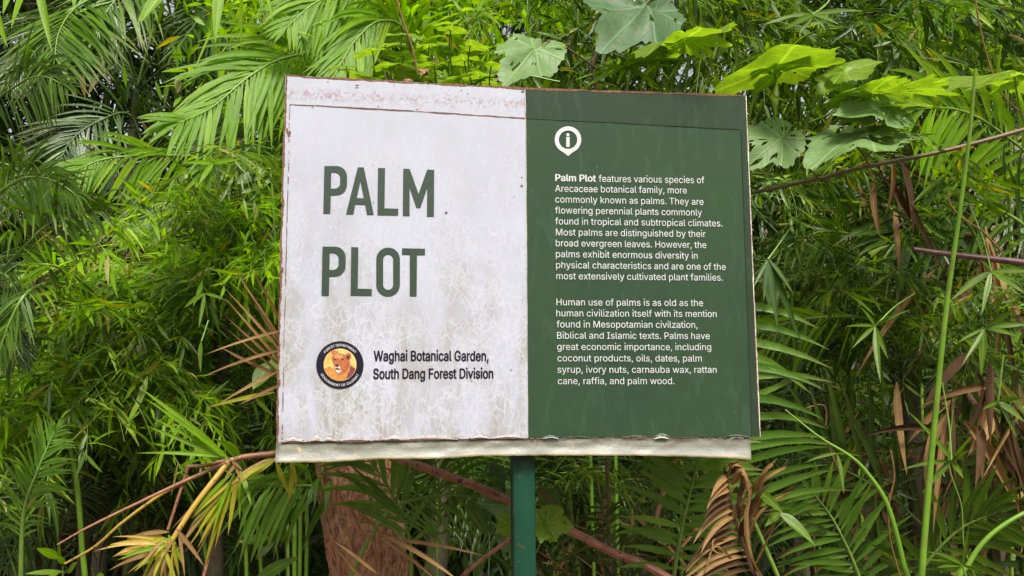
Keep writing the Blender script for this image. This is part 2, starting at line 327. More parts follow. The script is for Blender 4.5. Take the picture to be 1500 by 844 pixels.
GLYPHS = r'''{"A":[479,[[16,0,201,509,276,509,463,0,395,0,287,302,280,323,272,346,264,372,255,402,244,438,232,478,245,478,233,437,222,402,213,371,204,345,197,322,191,302,85,0],[110,142,110,199,370,199,370,142]]],"B":[456,[[60,0,60,509,241,509,274,507,304,501,329,491,350,477,367,461,381,442,390,421,396,398,398,374,397,353,393,336,387,320,378,307,368,295,356,286,343,278,329,272,315,267,315,262,331,260,347,254,363,245,378,234,391,220,402,203,411,184,416,161,418,136,416,111,410,88,400,67,386,48,368,31,344,18,317,8,284,2,247,0],[125,57,245,57,281,60,309,67,330,80,344,96,353,115,355,137,354,153,350,169,342,184,333,197,320,209,306,218,289,225,269,229,248,231,125,231],[125,285,238,285,256,287,273,290,288,296,302,304,314,314,323,326,330,340,335,355,336,372,333,393,326,412,313,429,294,442,270,449,240,452,125,452]]],"C":[510,[[267,-7,225,-3,186,7,150,25,119,49,92,79,70,115,53,157,44,203,40,254,44,305,53,352,70,393,92,429,119,459,150,484,186,501,225,512,267,516,293,514,317,511,340,504,362,496,383,485,402,471,419,456,435,438,448,418,459,397,467,373,473,348,408,348,404,365,397,380,389,395,380,407,369,418,357,428,344,437,330,444,315,449,300,453,284,455,267,456,237,453,209,445,184,432,161,414,141,391,125,364,113,332,106,295,103,254,106,213,113,177,125,145,141,117,161,94,184,76,210,63,237,56,267,53,284,54,300,56,315,60,330,65,344,72,357,81,369,90,380,102,389,114,397,128,404,144,408,160,473,160,467,135,459,112,448,91,435,71,420,53,402,38,383,24,363,13,341,5,317,-2,293,-6]]],"D":[502,[[219,0,96,0,96,57,215,57,254,60,288,68,318,81,343,99,363,122,379,149,390,181,397,216,399,255,397,294,390,329,379,361,364,388,344,410,320,428,291,441,258,449,221,452,93,452,93,509,225,509,273,505,315,495,353,478,385,455,412,426,433,391,449,351,458,306,462,255,458,205,449,159,433,119,411,83,384,54,351,31,312,14,268,3],[125,509,125,0,60,0,60,509]]],"E":[418,[[60,0,60,509,372,509,372,452,125,452,125,286,355,286,355,229,125,229,125,57,375,57,375,0]]],"F":[410,[[60,0,60,509,369,509,369,452,125,452,125,278,346,278,346,221,125,221,125,0]]],"G":[520,[[269,-7,225,-3,185,7,149,25,118,49,91,79,69,116,53,157,43,203,40,254,43,305,53,352,69,393,91,429,117,459,149,484,184,501,223,512,265,516,291,514,316,510,340,504,363,494,384,483,403,469,421,453,436,436,449,416,460,395,468,373,474,349,408,349,402,365,395,379,387,393,378,406,368,417,356,427,344,436,330,443,315,448,300,453,283,455,265,456,236,453,209,445,183,432,160,414,141,392,125,364,113,332,106,295,103,254,106,213,113,177,125,145,141,117,161,95,184,76,210,63,238,56,269,53,296,55,322,61,345,71,365,85,382,102,396,123,407,147,413,173,415,202,434,199,283,199,283,256,478,256,478,200,475,160,466,124,451,91,431,62,406,38,377,19,344,5,308,-4]]],"H":[517,[[60,0,60,509,125,509,125,289,392,289,392,509,457,509,457,0,392,0,392,232,125,232,125,0]]],"I":[300,[[31,0,31,57,118,57,118,452,31,452,31,509,269,509,269,452,183,452,183,57,269,57,269,0]]],"J":[396,[[185,-7,143,-2,106,11,75,33,52,63,38,100,33,145,33,173,98,173,98,145,100,117,108,93,122,74,139,61,160,53,185,50,209,53,230,61,248,74,261,93,269,117,272,145,272,509,336,509,336,145,332,100,318,63,294,33,263,11,227,-2]]],"L":[393,[[60,0,60,509,125,509,125,57,361,57,361,0]]],"M":[628,[[60,0,60,509,152,509,277,187,287,159,299,123,311,84,322,49,307,49,318,83,330,121,342,158,352,187,476,509,568,509,568,0,504,0,504,291,504,327,505,369,506,413,507,457,513,457,508,441,503,425,498,409,482,363,467,322,456,291,342,0,286,0,170,291,159,321,145,361,129,408,112,457,119,457,120,416,121,372,122,328,122,291,122,0]]],"N":[523,[[60,0,60,509,136,509,343,183,349,174,355,163,363,151,371,137,379,122,388,107,396,90,405,73,414,55,405,54,403,72,402,90,401,108,400,126,399,142,399,157,399,195,399,509,463,509,463,0,387,0,202,290,177,331,168,346,159,363,148,381,108,452,119,454,122,384,124,328,125,291,125,0]]],"O":[533,[[267,-7,225,-3,186,7,150,25,119,49,92,79,70,115,53,157,44,203,40,254,44,305,53,352,70,393,92,429,119,459,150,484,186,501,225,512,267,516,309,512,348,501,384,484,415,459,442,429,464,393,480,352,490,305,493,254,490,203,480,157,464,115,442,79,415,49,384,25,348,7,309,-3],[267,53,296,55,324,63,349,76,372,94,392,116,408,144,420,176,428,213,430,254,428,295,420,332,408,365,392,392,372,415,349,433,324,446,296,453,267,456,237,453,210,445,184,433,161,415,142,392,125,364,113,332,106,295,103,254,106,213,113,176,125,144,142,117,161,94,184,76,210,63,237,55]]],"P":[444,[[60,0,60,509,235,509,272,506,305,499,332,487,356,471,375,452,390,430,400,404,407,377,409,348,407,318,400,291,390,265,375,243,356,223,332,207,305,195,272,188,235,186,109,186,109,242,233,242,257,244,279,248,297,256,312,266,324,279,333,294,339,310,343,328,344,348,343,367,339,385,333,402,324,416,312,428,297,439,279,446,257,451,232,452,125,452,125,0]]],"R":[449,[[60,0,60,509,236,509,273,506,305,500,333,489,356,473,376,455,390,433,401,408,407,381,409,352,407,323,401,296,390,271,376,250,356,232,333,217,305,206,273,200,236,198,96,198,96,255,234,255,258,256,280,260,298,267,313,276,325,287,334,300,340,316,344,333,345,352,344,371,340,389,334,405,325,419,313,430,298,440,279,446,258,451,233,452,125,452,125,0],[353,0,230,229,303,229,428,0]]],"S":[446,[[224,-9,188,-7,156,-1,128,9,102,23,81,40,64,60,51,83,42,109,38,137,104,137,108,118,114,102,123,88,136,76,150,66,166,59,185,53,204,50,224,49,246,50,267,54,286,60,303,69,317,79,329,92,338,106,344,122,346,139,344,154,340,168,332,179,322,189,310,197,296,205,280,211,263,217,245,222,184,239,145,253,112,269,86,289,67,313,56,341,52,372,54,400,62,425,75,448,92,468,113,484,138,498,165,508,195,514,227,516,259,514,289,508,316,498,340,484,360,468,377,449,390,427,398,403,401,378,337,378,332,402,320,421,302,437,280,449,254,456,225,459,204,457,185,454,167,448,152,440,139,430,129,418,121,405,117,391,115,376,117,359,122,345,131,334,142,324,155,315,169,308,184,302,198,297,212,293,264,279,279,275,295,270,312,264,328,256,344,248,359,238,372,226,384,213,395,198,402,180,407,161,408,139,406,112,399,87,386,64,370,43,349,25,323,11,294,0,261,-7]]],"T":[448,[[32,452,32,509,417,509,417,452,257,452,257,0,193,0,193,452]]],"V":[479,[[204,0,16,509,84,509,192,206,199,187,207,164,215,137,225,106,236,71,248,31,235,31,247,71,257,107,267,138,276,165,283,187,290,206,395,509,463,509,278,0]]],"U":[517,[[259,-8,220,-6,186,2,154,15,126,33,103,55,85,80,71,108,63,140,60,173,60,509,124,509,124,178,126,155,132,133,141,113,153,95,169,80,187,68,208,59,232,53,259,52,285,53,309,59,331,68,349,80,364,95,377,113,385,133,391,155,393,178,393,509,457,509,457,173,454,140,446,108,433,80,414,55,391,33,363,15,332,2,297,-6]]],"W":[686,[[155,0,16,509,82,509,163,196,167,179,172,162,175,145,187,94,190,76,194,58,197,40,189,40,193,58,196,76,200,94,203,111,207,128,211,145,224,196,306,509,380,509,462,196,466,179,470,162,474,145,486,94,490,76,494,58,497,40,488,40,492,58,495,76,499,94,503,111,506,128,510,145,523,196,603,509,670,509,530,0,455,0,368,323,362,345,357,368,351,391,346,417,341,445,336,475,350,475,345,446,340,420,335,395,330,371,324,347,318,323,230,0]]],"a":[389,[[160,-9,137,-7,115,-3,94,5,76,15,60,29,48,45,38,63,32,84,30,108,32,128,36,146,43,161,53,174,64,184,78,193,92,200,108,206,125,211,143,214,161,217,178,220,234,227,247,229,257,231,265,235,271,240,274,246,276,255,276,257,275,272,272,285,267,297,260,307,251,315,240,322,227,327,212,330,196,331,178,330,163,327,149,322,137,316,127,309,118,301,110,292,104,283,100,274,41,291,51,313,64,331,79,346,95,358,114,368,133,375,153,380,173,383,194,384,208,384,223,382,239,379,255,375,271,369,286,360,300,350,312,336,322,320,330,301,335,278,337,251,337,0,277,0,277,52,272,52,267,43,260,34,252,25,242,16,229,8,215,1,199,-4,181,-7],[170,45,192,47,211,51,228,59,242,68,254,80,263,93,270,108,274,122,276,138,276,190,272,187,267,184,259,182,251,180,241,178,231,176,200,171,175,168,161,166,147,163,134,159,122,153,112,147,103,139,97,130,93,118,92,105,93,93,96,82,102,72,109,64,119,57,130,52,142,48,156,46]]],"b":[424,[[229,-8,208,-7,189,-3,172,4,159,12,147,21,138,31,130,41,123,50,118,59,112,59,112,0,53,0,53,509,114,509,114,319,118,319,123,327,130,336,137,346,147,355,158,364,171,373,188,379,207,383,229,384,259,382,287,374,313,361,335,342,354,320,370,293,381,261,388,227,390,189,388,151,381,116,370,84,355,57,336,34,313,16,288,3,260,-6],[220,47,242,49,262,55,279,66,294,80,306,97,316,117,323,139,327,163,328,189,327,215,323,239,316,261,307,281,295,298,280,311,262,322,243,328,220,330,198,328,178,322,161,312,147,299,134,282,125,263,118,241,114,216,113,189,114,162,118,138,125,115,135,95,147,78,162,65,179,55,198,49]]],"c":[395,[[207,-8,174,-5,144,3,117,16,93,35,72,58,56,85,44,116,37,150,34,187,37,225,44,260,56,291,72,318,93,341,117,360,144,374,174,382,207,384,226,384,243,381,260,377,276,371,291,364,305,356,318,346,330,335,340,322,349,308,356,293,362,277,303,262,300,272,295,281,290,289,284,297,278,304,270,311,261,316,252,321,242,325,231,328,220,329,207,330,184,328,163,321,145,310,130,296,118,278,108,258,102,236,98,212,96,187,98,163,102,139,108,117,118,97,130,80,145,66,163,55,184,49,207,46,220,47,232,49,243,52,253,55,262,60,271,66,279,73,285,80,292,89,297,98,301,107,304,117,363,102,357,86,350,70,341,56,331,43,319,32,306,21,292,12,277,5,261,-1,244,-5,226,-7]]],"d":[424,[[195,-8,165,-6,137,3,111,16,89,34,70,57,55,84,43,116,36,151,34,189,36,227,43,261,55,293,70,320,89,342,112,361,137,374,165,382,196,384,218,383,237,379,253,373,267,364,278,355,287,346,295,336,301,327,306,319,311,319,311,509,372,509,372,0,313,0,313,59,307,59,301,50,295,41,287,31,277,21,266,12,252,4,236,-3,217,-7],[205,47,226,49,246,55,263,65,278,78,290,95,299,115,306,138,310,162,312,189,310,216,306,241,300,263,290,282,278,299,263,312,246,322,227,328,205,330,182,328,162,322,145,311,130,298,118,281,108,261,102,239,98,215,96,189,98,163,102,139,109,117,118,97,130,80,145,66,162,55,182,49]]],"e":[404,[[212,-8,177,-5,145,3,117,16,92,35,72,58,56,85,44,116,37,150,34,187,36,224,44,258,55,290,71,317,91,340,115,359,142,373,172,382,205,384,226,383,246,380,266,374,285,366,303,355,319,341,334,324,347,305,357,282,365,256,370,227,371,194,371,169,75,169,75,221,338,221,310,202,308,226,304,248,298,269,288,286,277,301,263,314,246,323,227,328,205,330,183,328,164,323,146,313,131,301,119,286,109,270,102,251,97,231,96,211,96,178,98,151,102,127,110,106,121,88,135,73,151,61,169,53,190,48,212,46,227,47,241,49,254,53,265,58,276,65,285,73,294,82,300,93,306,105,365,91,358,72,348,55,335,39,320,26,302,14,283,4,261,-3,237,-7]]],"f":[253,[[228,379,228,327,6,327,6,379],[81,0,81,432,82,452,87,470,96,486,107,499,120,510,135,519,152,525,169,529,187,530,201,530,212,529,222,527,231,525,238,523,243,521,227,468,215,472,209,473,202,474,195,474,178,472,164,468,154,460,147,449,143,435,142,419,142,0]]],"g":[425,[[207,-151,180,-149,156,-146,134,-140,114,-132,97,-122,82,-110,70,-97,59,-84,51,-69,101,-41,107,-49,114,-57,122,-66,131,-74,142,-82,154,-88,169,-93,187,-96,207,-97,236,-95,261,-87,282,-75,298,-58,308,-34,311,-6,311,68,306,68,301,60,294,51,287,41,277,32,266,23,252,16,236,10,217,6,195,5,165,7,138,14,113,27,90,43,71,65,55,90,43,120,36,154,34,191,36,229,43,263,55,293,71,320,90,342,112,361,138,374,166,382,196,384,218,383,237,379,253,373,267,365,279,356,288,346,296,336,302,327,308,319,313,319,313,379,372,379,372,-9,370,-40,363,-67,350,-90,334,-109,314,-124,291,-136,265,-144,237,-149],[205,59,227,61,246,66,264,75,278,87,290,103,300,121,307,142,311,166,312,193,311,219,307,242,300,264,291,283,279,299,264,312,247,322,227,328,205,330,182,328,163,322,145,312,130,298,118,282,109,262,102,241,98,218,96,193,98,167,102,144,109,123,118,104,131,88,145,76,163,66,183,61]]],"h":[410,[[114,227,114,0,53,0,53,509,114,509,114,287,102,287,116,319,132,344,152,362,175,374,200,382,227,384,252,383,275,377,295,369,313,356,328,340,341,321,350,298,355,271,357,240,357,0,296,0,296,235,293,263,286,286,273,304,256,318,235,326,210,329,192,328,176,324,161,317,147,308,136,297,126,283,119,266,115,248]]],"i":[166,[[53,0,53,379,114,379,114,0],[84,443,73,444,63,448,54,455,47,463,43,472,41,483,43,494,47,504,54,512,63,518,73,522,84,524,95,522,105,518,114,512,121,504,125,494,126,483,125,472,121,463,114,455,105,448,95,444]]],"k":[380,[[110,137,110,212,121,212,284,379,360,379,184,199,177,199],[53,0,53,509,114,509,114,0],[294,0,148,186,191,229,372,0]]],"l":[189,[[139,-2,112,0,91,8,74,20,62,37,55,59,53,84,53,509,114,509,114,99,114,83,117,71,120,62,126,57,135,53,146,52,160,53,170,54,181,3,162,-1,154,-2,147,-2]]],"m":[609,[[53,0,53,379,112,379,112,295,108,295,114,314,122,331,132,346,144,358,158,368,172,376,187,382,203,385,219,386,245,383,268,375,287,361,303,342,314,320,321,295,312,295,318,312,326,329,337,343,350,356,364,366,381,375,398,381,417,385,437,386,458,385,478,380,497,372,514,361,529,346,541,328,550,307,555,283,557,255,557,0,496,0,496,254,493,279,485,298,473,313,456,323,438,329,419,330,402,329,387,326,374,320,363,312,353,302,345,290,340,277,336,263,335,247,335,0,274,0,274,260,272,280,265,297,253,311,238,322,220,328,199,330,185,329,171,326,158,320,145,312,135,302,126,289,119,274,115,257,114,238,114,0]]],"n":[409,[[114,227,114,0,53,0,53,379,112,379,112,287,102,287,116,319,132,344,152,362,175,374,200,382,227,384,252,383,275,377,295,369,313,356,328,340,341,321,350,298,355,271,357,240,357,0,296,0,296,235,293,263,286,286,273,304,256,318,235,326,210,329,192,328,176,324,161,317,147,308,136,297,126,283,119,266,115,248]]],"o":[415,[[207,-8,174,-5,144,3,117,16,93,35,72,58,56,85,44,116,37,150,34,187,37,225,44,260,56,291,72,318,93,341,117,360,144,374,174,382,207,384,241,382,271,374,299,360,323,341,343,318,359,291,371,260,379,225,381,187,379,150,371,116,359,85,343,58,323,35,299,16,271,3,241,-5],[207,46,231,49,252,55,270,66,285,80,298,97,307,117,314,139,318,163,319,187,318,212,314,236,307,258,298,278,285,296,270,310,252,321,231,328,207,330,184,328,163,321,145,310,130,296,118,278,108,258,102,236,98,212,96,187,98,163,102,139,108,117,118,97,130,80,145,66,163,55,184,49]]],"p":[424,[[53,-143,53,379,112,379,112,319,118,319,123,327,130,336,137,346,147,355,158,364,171,373,188,379,207,383,229,384,259,382,287,374,313,361,335,342,354,320,370,293,381,261,388,227,390,189,388,151,381,116,370,84,355,57,336,34,313,16,288,3,260,-6,229,-8,208,-7,189,-3,173,4,159,12,147,21,138,31,130,41,124,50,118,59,114,59,114,-143],[220,47,242,49,262,55,279,66,294,80,306,97,316,117,323,139,327,163,328,189,327,215,323,239,316,261,307,281,295,298,280,311,262,322,243,328,220,330,198,328,178,322,161,312,147,299,134,282,125,263,118,241,114,216,113,189,114,162,118,138,125,115,135,95,147,78,162,65,179,55,198,49]]],"q":[424,[[372,-143,311,-143,311,59,306,59,301,50,295,41,287,31,277,21,266,12,252,4,236,-3,217,-7,195,-8,165,-6,137,3,111,16,89,34,70,57,55,84,43,116,36,151,34,189,36,227,43,261,55,293,70,320,89,342,112,361,137,374,165,382,196,384,218,383,237,379,253,373,267,364,278,355,287,346,295,336,301,327,307,319,313,319,313,379,372,379],[205,47,226,49,246,55,263,65,278,78,290,95,299,115,306,138,310,162,312,189,310,216,306,241,300,263,290,282,278,299,263,312,246,322,227,328,205,330,182,328,162,322,145,311,130,298,118,281,108,261,102,239,98,215,96,189,98,163,102,139,109,117,118,97,130,80,145,66,162,55,182,49]]],"r":[259,[[53,0,53,379,112,379,112,321,115,321,124,339,137,354,152,367,171,377,191,383,213,385,229,384,243,384,243,322,230,324,223,325,215,326,207,326,190,324,174,321,159,315,146,306,135,296,126,284,119,269,115,254,114,237,114,0]]],"s":[365,[[182,-8,157,-7,133,-3,112,3,93,12,76,24,62,38,50,54,41,73,36,94,94,107,101,87,111,72,124,60,141,52,160,47,181,45,206,47,227,53,244,62,258,74,265,88,268,103,266,115,262,126,254,136,243,144,229,150,212,155,149,170,118,180,92,192,72,208,58,227,50,249,47,274,49,295,55,314,65,332,79,347,95,360,115,370,137,378,161,383,187,384,212,383,234,379,254,372,271,363,286,352,299,339,309,324,318,308,324,290,268,277,262,291,254,304,243,316,228,325,210,331,187,333,166,331,147,326,131,317,119,305,111,292,109,277,110,264,115,253,124,243,136,235,152,229,172,223,229,209,261,200,287,187,306,171,320,153,328,131,331,107,329,85,323,65,312,47,298,31,281,18,260,6,236,-2,210,-7]]],"t":[227,[[204,379,204,327,6,327,6,379],[65,471,126,471,126,98,127,83,130,70,136,61,144,55,156,51,170,50,185,51,202,54,213,2,207,0,200,-2,192,-3,184,-3,176,-4,168,-4,138,-1,113,7,92,21,77,41,68,64,65,93]]],"u":[410,[[182,-5,158,-3,135,2,115,11,97,23,82,39,69,59,60,82,54,109,53,139,53,379,114,379,114,144,116,117,124,94,137,75,154,61,175,53,200,50,218,51,234,55,249,62,263,71,274,83,283,97,290,113,295,132,296,153,296,379,357,379,357,0,298,0,298,92,307,92,294,60,277,35,257,17,234,5,209,-3]]],"v":[389,[[163,0,17,379,84,379,165,155,173,132,180,110,187,87,193,64,199,42,206,21,184,21,191,42,197,64,203,87,209,110,216,132,224,155,305,379,371,379,226,0]]],"w":[567,[[138,0,23,379,87,379,133,214,140,190,147,164,154,137,161,107,168,75,175,41,165,41,172,74,179,105,186,135,192,163,199,189,206,214,252,379,316,379,362,214,368,189,375,163,382,136,388,106,395,75,402,41,391,41,399,75,406,106,413,135,420,163,427,189,434,214,480,379,545,379,429,0,368,0,319,172,305,225,300,243,295,262,291,280,277,338,291,338,277,280,263,225,258,207,253,189,248,172,199,0]]],"x":[378,[[21,0,171,218,171,171,29,379,100,379,147,306,159,287,170,270,179,253,188,237,198,221,207,206,175,206,185,221,194,237,202,253,211,270,222,287,233,306,282,379,352,379,209,169,209,214,358,0,287,0,231,85,219,103,209,120,200,136,191,152,182,167,173,182,205,182,195,167,187,152,178,136,170,120,160,103,148,85,91,0]]],"y":[389,[[47,-139,61,-86,71,-87,83,-89,94,-90,104,-89,113,-86,122,-81,130,-74,138,-64,145,-51,151,-36,163,-1,17,379,84,379,165,155,173,132,180,109,187,87,193,64,199,42,206,21,184,21,190,42,196,64,202,87,209,110,216,132,224,155,305,379,371,379,204,-58,196,-77,187,-93,177,-107,165,-119,153,-128,139,-136,125,-141,109,-144,91,-145,82,-145,73,-144,65,-143,57,-142,52,-140]]],"z":[380,[[42,0,42,46,254,320,254,323,48,323,48,379,333,379,333,331,126,60,126,56,339,56,339,0]]],".":[187,[[95,-4,83,-3,73,1,63,9,55,18,51,29,50,41,51,53,55,64,63,73,73,81,83,85,95,87,107,85,118,81,128,73,135,64,140,53,141,41,140,29,135,18,128,9,118,1,107,-3]]],",":[187,[[38,-119,68,71,137,71,84,-119]]]," ":[187,[]]}'''
# ------------------------------------------------------------------ ground and slope
def ground_mat():
    mt, nd, lk = newmat('forest_soil')
    tc = nd.new('ShaderNodeTexCoord')
    nz = noise(nd, lk, tc.outputs['Object'], 3, 8, .65)
    n2 = noise(nd, lk, tc.outputs['Object'], 30, 4, .7)
    col = mixc(nd, lk, mapr(nd, lk, nz, .35, .65), (.20, .15, .10), (.13, .13, .07))
    col = mixc(nd, lk, mapr(nd, lk, n2, .55, .7), col, (.20, .14, .08))
    pb = nd.new('ShaderNodeBsdfPrincipled'); lk.new(col, pb.inputs['Base Color']); pb.inputs['Roughness'].default_value = .95
    bp = nd.new('ShaderNodeBump'); bp.inputs['Strength'].default_value = .8; bp.inputs['Distance'].default_value = .05
    lk.new(n2, bp.inputs['Height']); lk.new(bp.outputs[0], pb.inputs['Normal'])
    o = nd.new('ShaderNodeOutputMaterial'); lk.new(pb.outputs[0], o.inputs[0])
    return mt
M['soil'] = ground_mat()
def terrain_h(x, y):
    s = min(1.0, max(0.0, (y - 5.5) / 7.0)); s = s * s * (3 - 2 * s)
    b_ = min(1.0, max(0.0, (-y - 5.5) / 6.0)); b_ = b_ * b_ * (3 - 2 * b_)  # unseen rise behind the camera, added to cut low sky light on the scene
    h = s * (5.9 + 0.06 * x) + b_ * 4.5 + 0.05 * math.sin(x * 1.7 + y) * math.cos(y * 1.3) + 0.09 * math.sin(.7 * x + 1.3 * y)
    return h
mb = MB()
xs = np.concatenate([np.linspace(-200, -22, 8), np.linspace(-20, 20, 81), np.linspace(22, 200, 8)])
ys = np.concatenate([np.linspace(-200, -12, 8), np.linspace(-10, 22, 65), np.linspace(25, 240, 8)])
V = [(x, y, terrain_h(x, y)) for y in ys for x in xs]
w = len(xs)
F = [(j * w + i, j * w + i + 1, (j + 1) * w + i + 1, (j + 1) * w + i) for j in range(len(ys) - 1) for i in range(w - 1)]
mb.add(V, F)
g = link('ground', mb.mesh('ground'), None, [M['soil']]); g['kind'] = 'structure'

# ------------------------------------------------------------------ the sign
def plain(name, col, rough=.6, spec=.12):
    mt, nd, lk = newmat(name)
    pb = nd.new('ShaderNodeBsdfPrincipled'); pb.inputs['Base Color'].default_value = (*col, 1)
    pb.inputs['Roughness'].default_value = rough; pb.inputs['Specular IOR Level'].default_value = spec
    o = nd.new('ShaderNodeOutputMaterial'); lk.new(pb.outputs[0], o.inputs[0])
    return mt

ZT = S(420, 152).z; ZB = S(420, 645).z

def white_mat(name, band=False):
    mt, nd, lk = newmat(name)
    tc = nd.new('ShaderNodeTexCoord'); ob = tc.outputs['Object']
    sx = nd.new('ShaderNodeSeparateXYZ'); lk.new(ob, sx.inputs[0])
    hz = mapr(nd, lk, sx.outputs[2], ZB, ZT, 1.0, 0.0)               # 1 at the bottom
    big = noise(nd, lk, ob, 5, 4, .6)
    base = mixc(nd, lk, mapr(nd, lk, big, .3, .7), (.40, .415, .51), (.355, .37, .45))
    # film of grime in soft vertical patches, denser low down
    mp = nd.new('ShaderNodeMapping'); mp.inputs['Scale'].default_value = (1, 1, .35); lk.new(ob, mp.inputs[0])
    pat = noise(nd, lk, mp.outputs[0], 14, 4, .55, .6)
    low = mapr(nd, lk, mathn(nd, lk, 'ADD', hz, mapr(nd, lk, big, 0, 1, -.25, .25)), .28, .95, .16, 1, True)
    gr = mathn(nd, lk, 'MULTIPLY', mapr(nd, lk, pat, .42, .62), low)
    hue = noise(nd, lk, ob, 7, 2, .5)
    gcol = mixc(nd, lk, mapr(nd, lk, hue, .4, .6), (.25, .25, .205), (.275, .245, .235))
    col = mixc(nd, lk, mathn(nd, lk, 'MULTIPLY', gr, .95), base, gcol)
    # pale wandering trails where snails have grazed the film away
    dn = nd.new('ShaderNodeTexNoise'); dn.inputs['Scale'].default_value = 26; dn.inputs['Detail'].default_value = 3
    lk.new(ob, dn.inputs['Vector'])
    vm = nd.new('ShaderNodeVectorMath'); vm.operation = 'MULTIPLY_ADD'
    lk.new(dn.outputs['Color'], vm.inputs[0]); vm.inputs[1].default_value = (.045, .045, .045); lk.new(ob, vm.inputs[2])
    m2 = nd.new('ShaderNodeMapping'); m2.inputs['Scale'].default_value = (1, 1, .4); lk.new(vm.outputs[0], m2.inputs[0])
    def trails(sc, wd):
        vo = nd.new('ShaderNodeTexVoronoi'); vo.feature = 'DISTANCE_TO_EDGE'; vo.inputs['Scale'].default_value = sc
        lk.new(m2.outputs[0], vo.inputs['Vector'])
        return mapr(nd, lk, vo.outputs['Distance'], wd * .4, wd, 1, 0)
    t1 = trails(44, .06); t2 = trails(100, .14); t3 = trails(66, .085)
    msk = mapr(nd, lk, noise(nd, lk, ob, 9, 3, .6), .42, .58)
    msk2 = mapr(nd, lk, noise(nd, lk, ob, 13, 3, .6), .46, .6)
    tt = mathn(nd, lk, 'MAXIMUM', mathn(nd, lk, 'MULTIPLY', t1, msk), mathn(nd, lk, 'MULTIPLY', mathn(nd, lk, 'MULTIPLY', t2, msk2), .7))
    tt = mathn(nd, lk, 'MAXIMUM', tt, mathn(nd, lk, 'MULTIPLY', mathn(nd, lk, 'MULTIPLY', t3, mapr(nd, lk, noise(nd, lk, ob, 6, 3, .6), .42, .55)), .85))
    tt = mathn(nd, lk, 'MULTIPLY', tt, mathn(nd, lk, 'MULTIPLY', mapr(nd, lk, hz, .05, .7, .22, .75), 1.0))
    col = mixc(nd, lk, tt, col, (.48, .49, .575))
    # fine speckle
    sp = noise(nd, lk, ob, 260, 2, .5)
    col = mixc(nd, lk, mapr(nd, lk, sp, .35, .75, 0, .22), col, (.34, .335, .35))
    # small rust freckles
    vf = nd.new('ShaderNodeTexVoronoi'); vf.inputs['Scale'].default_value = 24 if not band else 60; lk.new(ob, vf.inputs['Vector'])
    fr = mathn(nd, lk, 'MULTIPLY', mapr(nd, lk, vf.outputs['Distance'], .04 if not band else .1, .09 if not band else .2, 1, 0), mapr(nd, lk, noise(nd, lk, ob, 17, 2), .56 if not band else .5, .62))
    col = mixc(nd, lk, mathn(nd, lk, 'MULTIPLY', fr, .8), col, (.16, .08, .06))
    if band:
        # scuffed pinkish abrasion in a row along the band
        sc = noise(nd, lk, ob, 55, 6, .75, 1.6)
        z0 = mapr(nd, lk, mathn(nd, lk, 'ABSOLUTE', mathn(nd, lk, 'SUBTRACT', mathn(nd, lk, 'ADD', sx.outputs[2], mathn(nd, lk, 'MULTIPLY', sx.outputs[0], .012)), BANDZ)), .004, .022, 1, 0)
        f = mathn(nd, lk, 'MULTIPLY', mapr(nd, lk, sc, .5, .56), z0)
        col = mixc(nd, lk, mathn(nd, lk, 'MULTIPLY', f, .75), col, (.26, .16, .17))
        sc2 = noise(nd, lk, ob, 38, 6, .8, 2)
        col = mixc(nd, lk, mapr(nd, lk, sc2, .61, .66, 0, .75), col, (.28, .13, .13))
    pb = nd.new('ShaderNodeBsdfPrincipled'); lk.new(col, pb.inputs['Base Color']); pb.inputs['Roughness'].default_value = .5
    pb.inputs['Specular IOR Level'].default_value = .35
    bp = nd.new('ShaderNodeBump'); bp.inputs['Strength'].default_value = .25; bp.inputs['Distance'].default_value = .002
    lk.new(big, bp.inputs['Height']); lk.new(bp.outputs[0], pb.inputs['Normal'])
    o = nd.new('ShaderNodeOutputMaterial'); lk.new(pb.outputs[0], o.inputs[0])
    return mt
BANDZ = S(600, 146).z + S(600, 146).x * .012
M['white_paint'] = white_mat('white_print')
M['white_band'] = white_mat('white_board_paint', True)

def green_mat(name, a, b):
    mt, nd, lk = newmat(name)
    tc = nd.new('ShaderNodeTexCoord'); ob = tc.outputs['Object']
    big = noise(nd, lk, ob, 2.6, 3, .5)
    sm = noise(nd, lk, ob, 180, 3, .6)
    col = mixc(nd, lk, mapr(nd, lk, big, .35, .65), a, b)
    col = mixc(nd, lk, mapr(nd, lk, sm, .4, .8, 0, .25), col, tuple(x * 1.5 for x in a))
    pm = nd.new('ShaderNodeMapping'); pm.inputs['Scale'].default_value = (1, 1, .3); lk.new(ob, pm.inputs[0])
    st = noise(nd, lk, pm.outputs[0], 30, 5, .65, .8)
    col = mixc(nd, lk, mapr(nd, lk, st, .52, .72, 0, .55), col, tuple(min(1, x * 1.6 + .008) for x in a))
    vf = nd.new('ShaderNodeTexVoronoi'); vf.inputs['Scale'].default_value = 34; lk.new(ob, vf.inputs['Vector'])
    fr = mathn(nd, lk, 'MULTIPLY', mapr(nd, lk, vf.outputs['Distance'], .03, .06, 1, 0), mapr(nd, lk, noise(nd, lk, ob, 21, 2), .58, .62))
    col = mixc(nd, lk, mathn(nd, lk, 'MULTIPLY', fr, .6), col, (.3, .34, .3))
    pb = nd.new('ShaderNodeBsdfPrincipled'); lk.new(col, pb.inputs['Base Color']); pb.inputs['Roughness'].default_value = .5
    pb.inputs['Specular IOR Level'].default_value = .15
    bp = nd.new('ShaderNodeBump'); bp.inputs['Strength'].default_value = .3; bp.inputs['Distance'].default_value = .003
    lk.new(noise(nd, lk, ob, 14, 3, .5), bp.inputs['Height']); lk.new(bp.outputs[0], pb.inputs['Normal'])
    o = nd.new('ShaderNodeOutputMaterial'); lk.new(pb.outputs[0], o.inputs[0])
    return mt
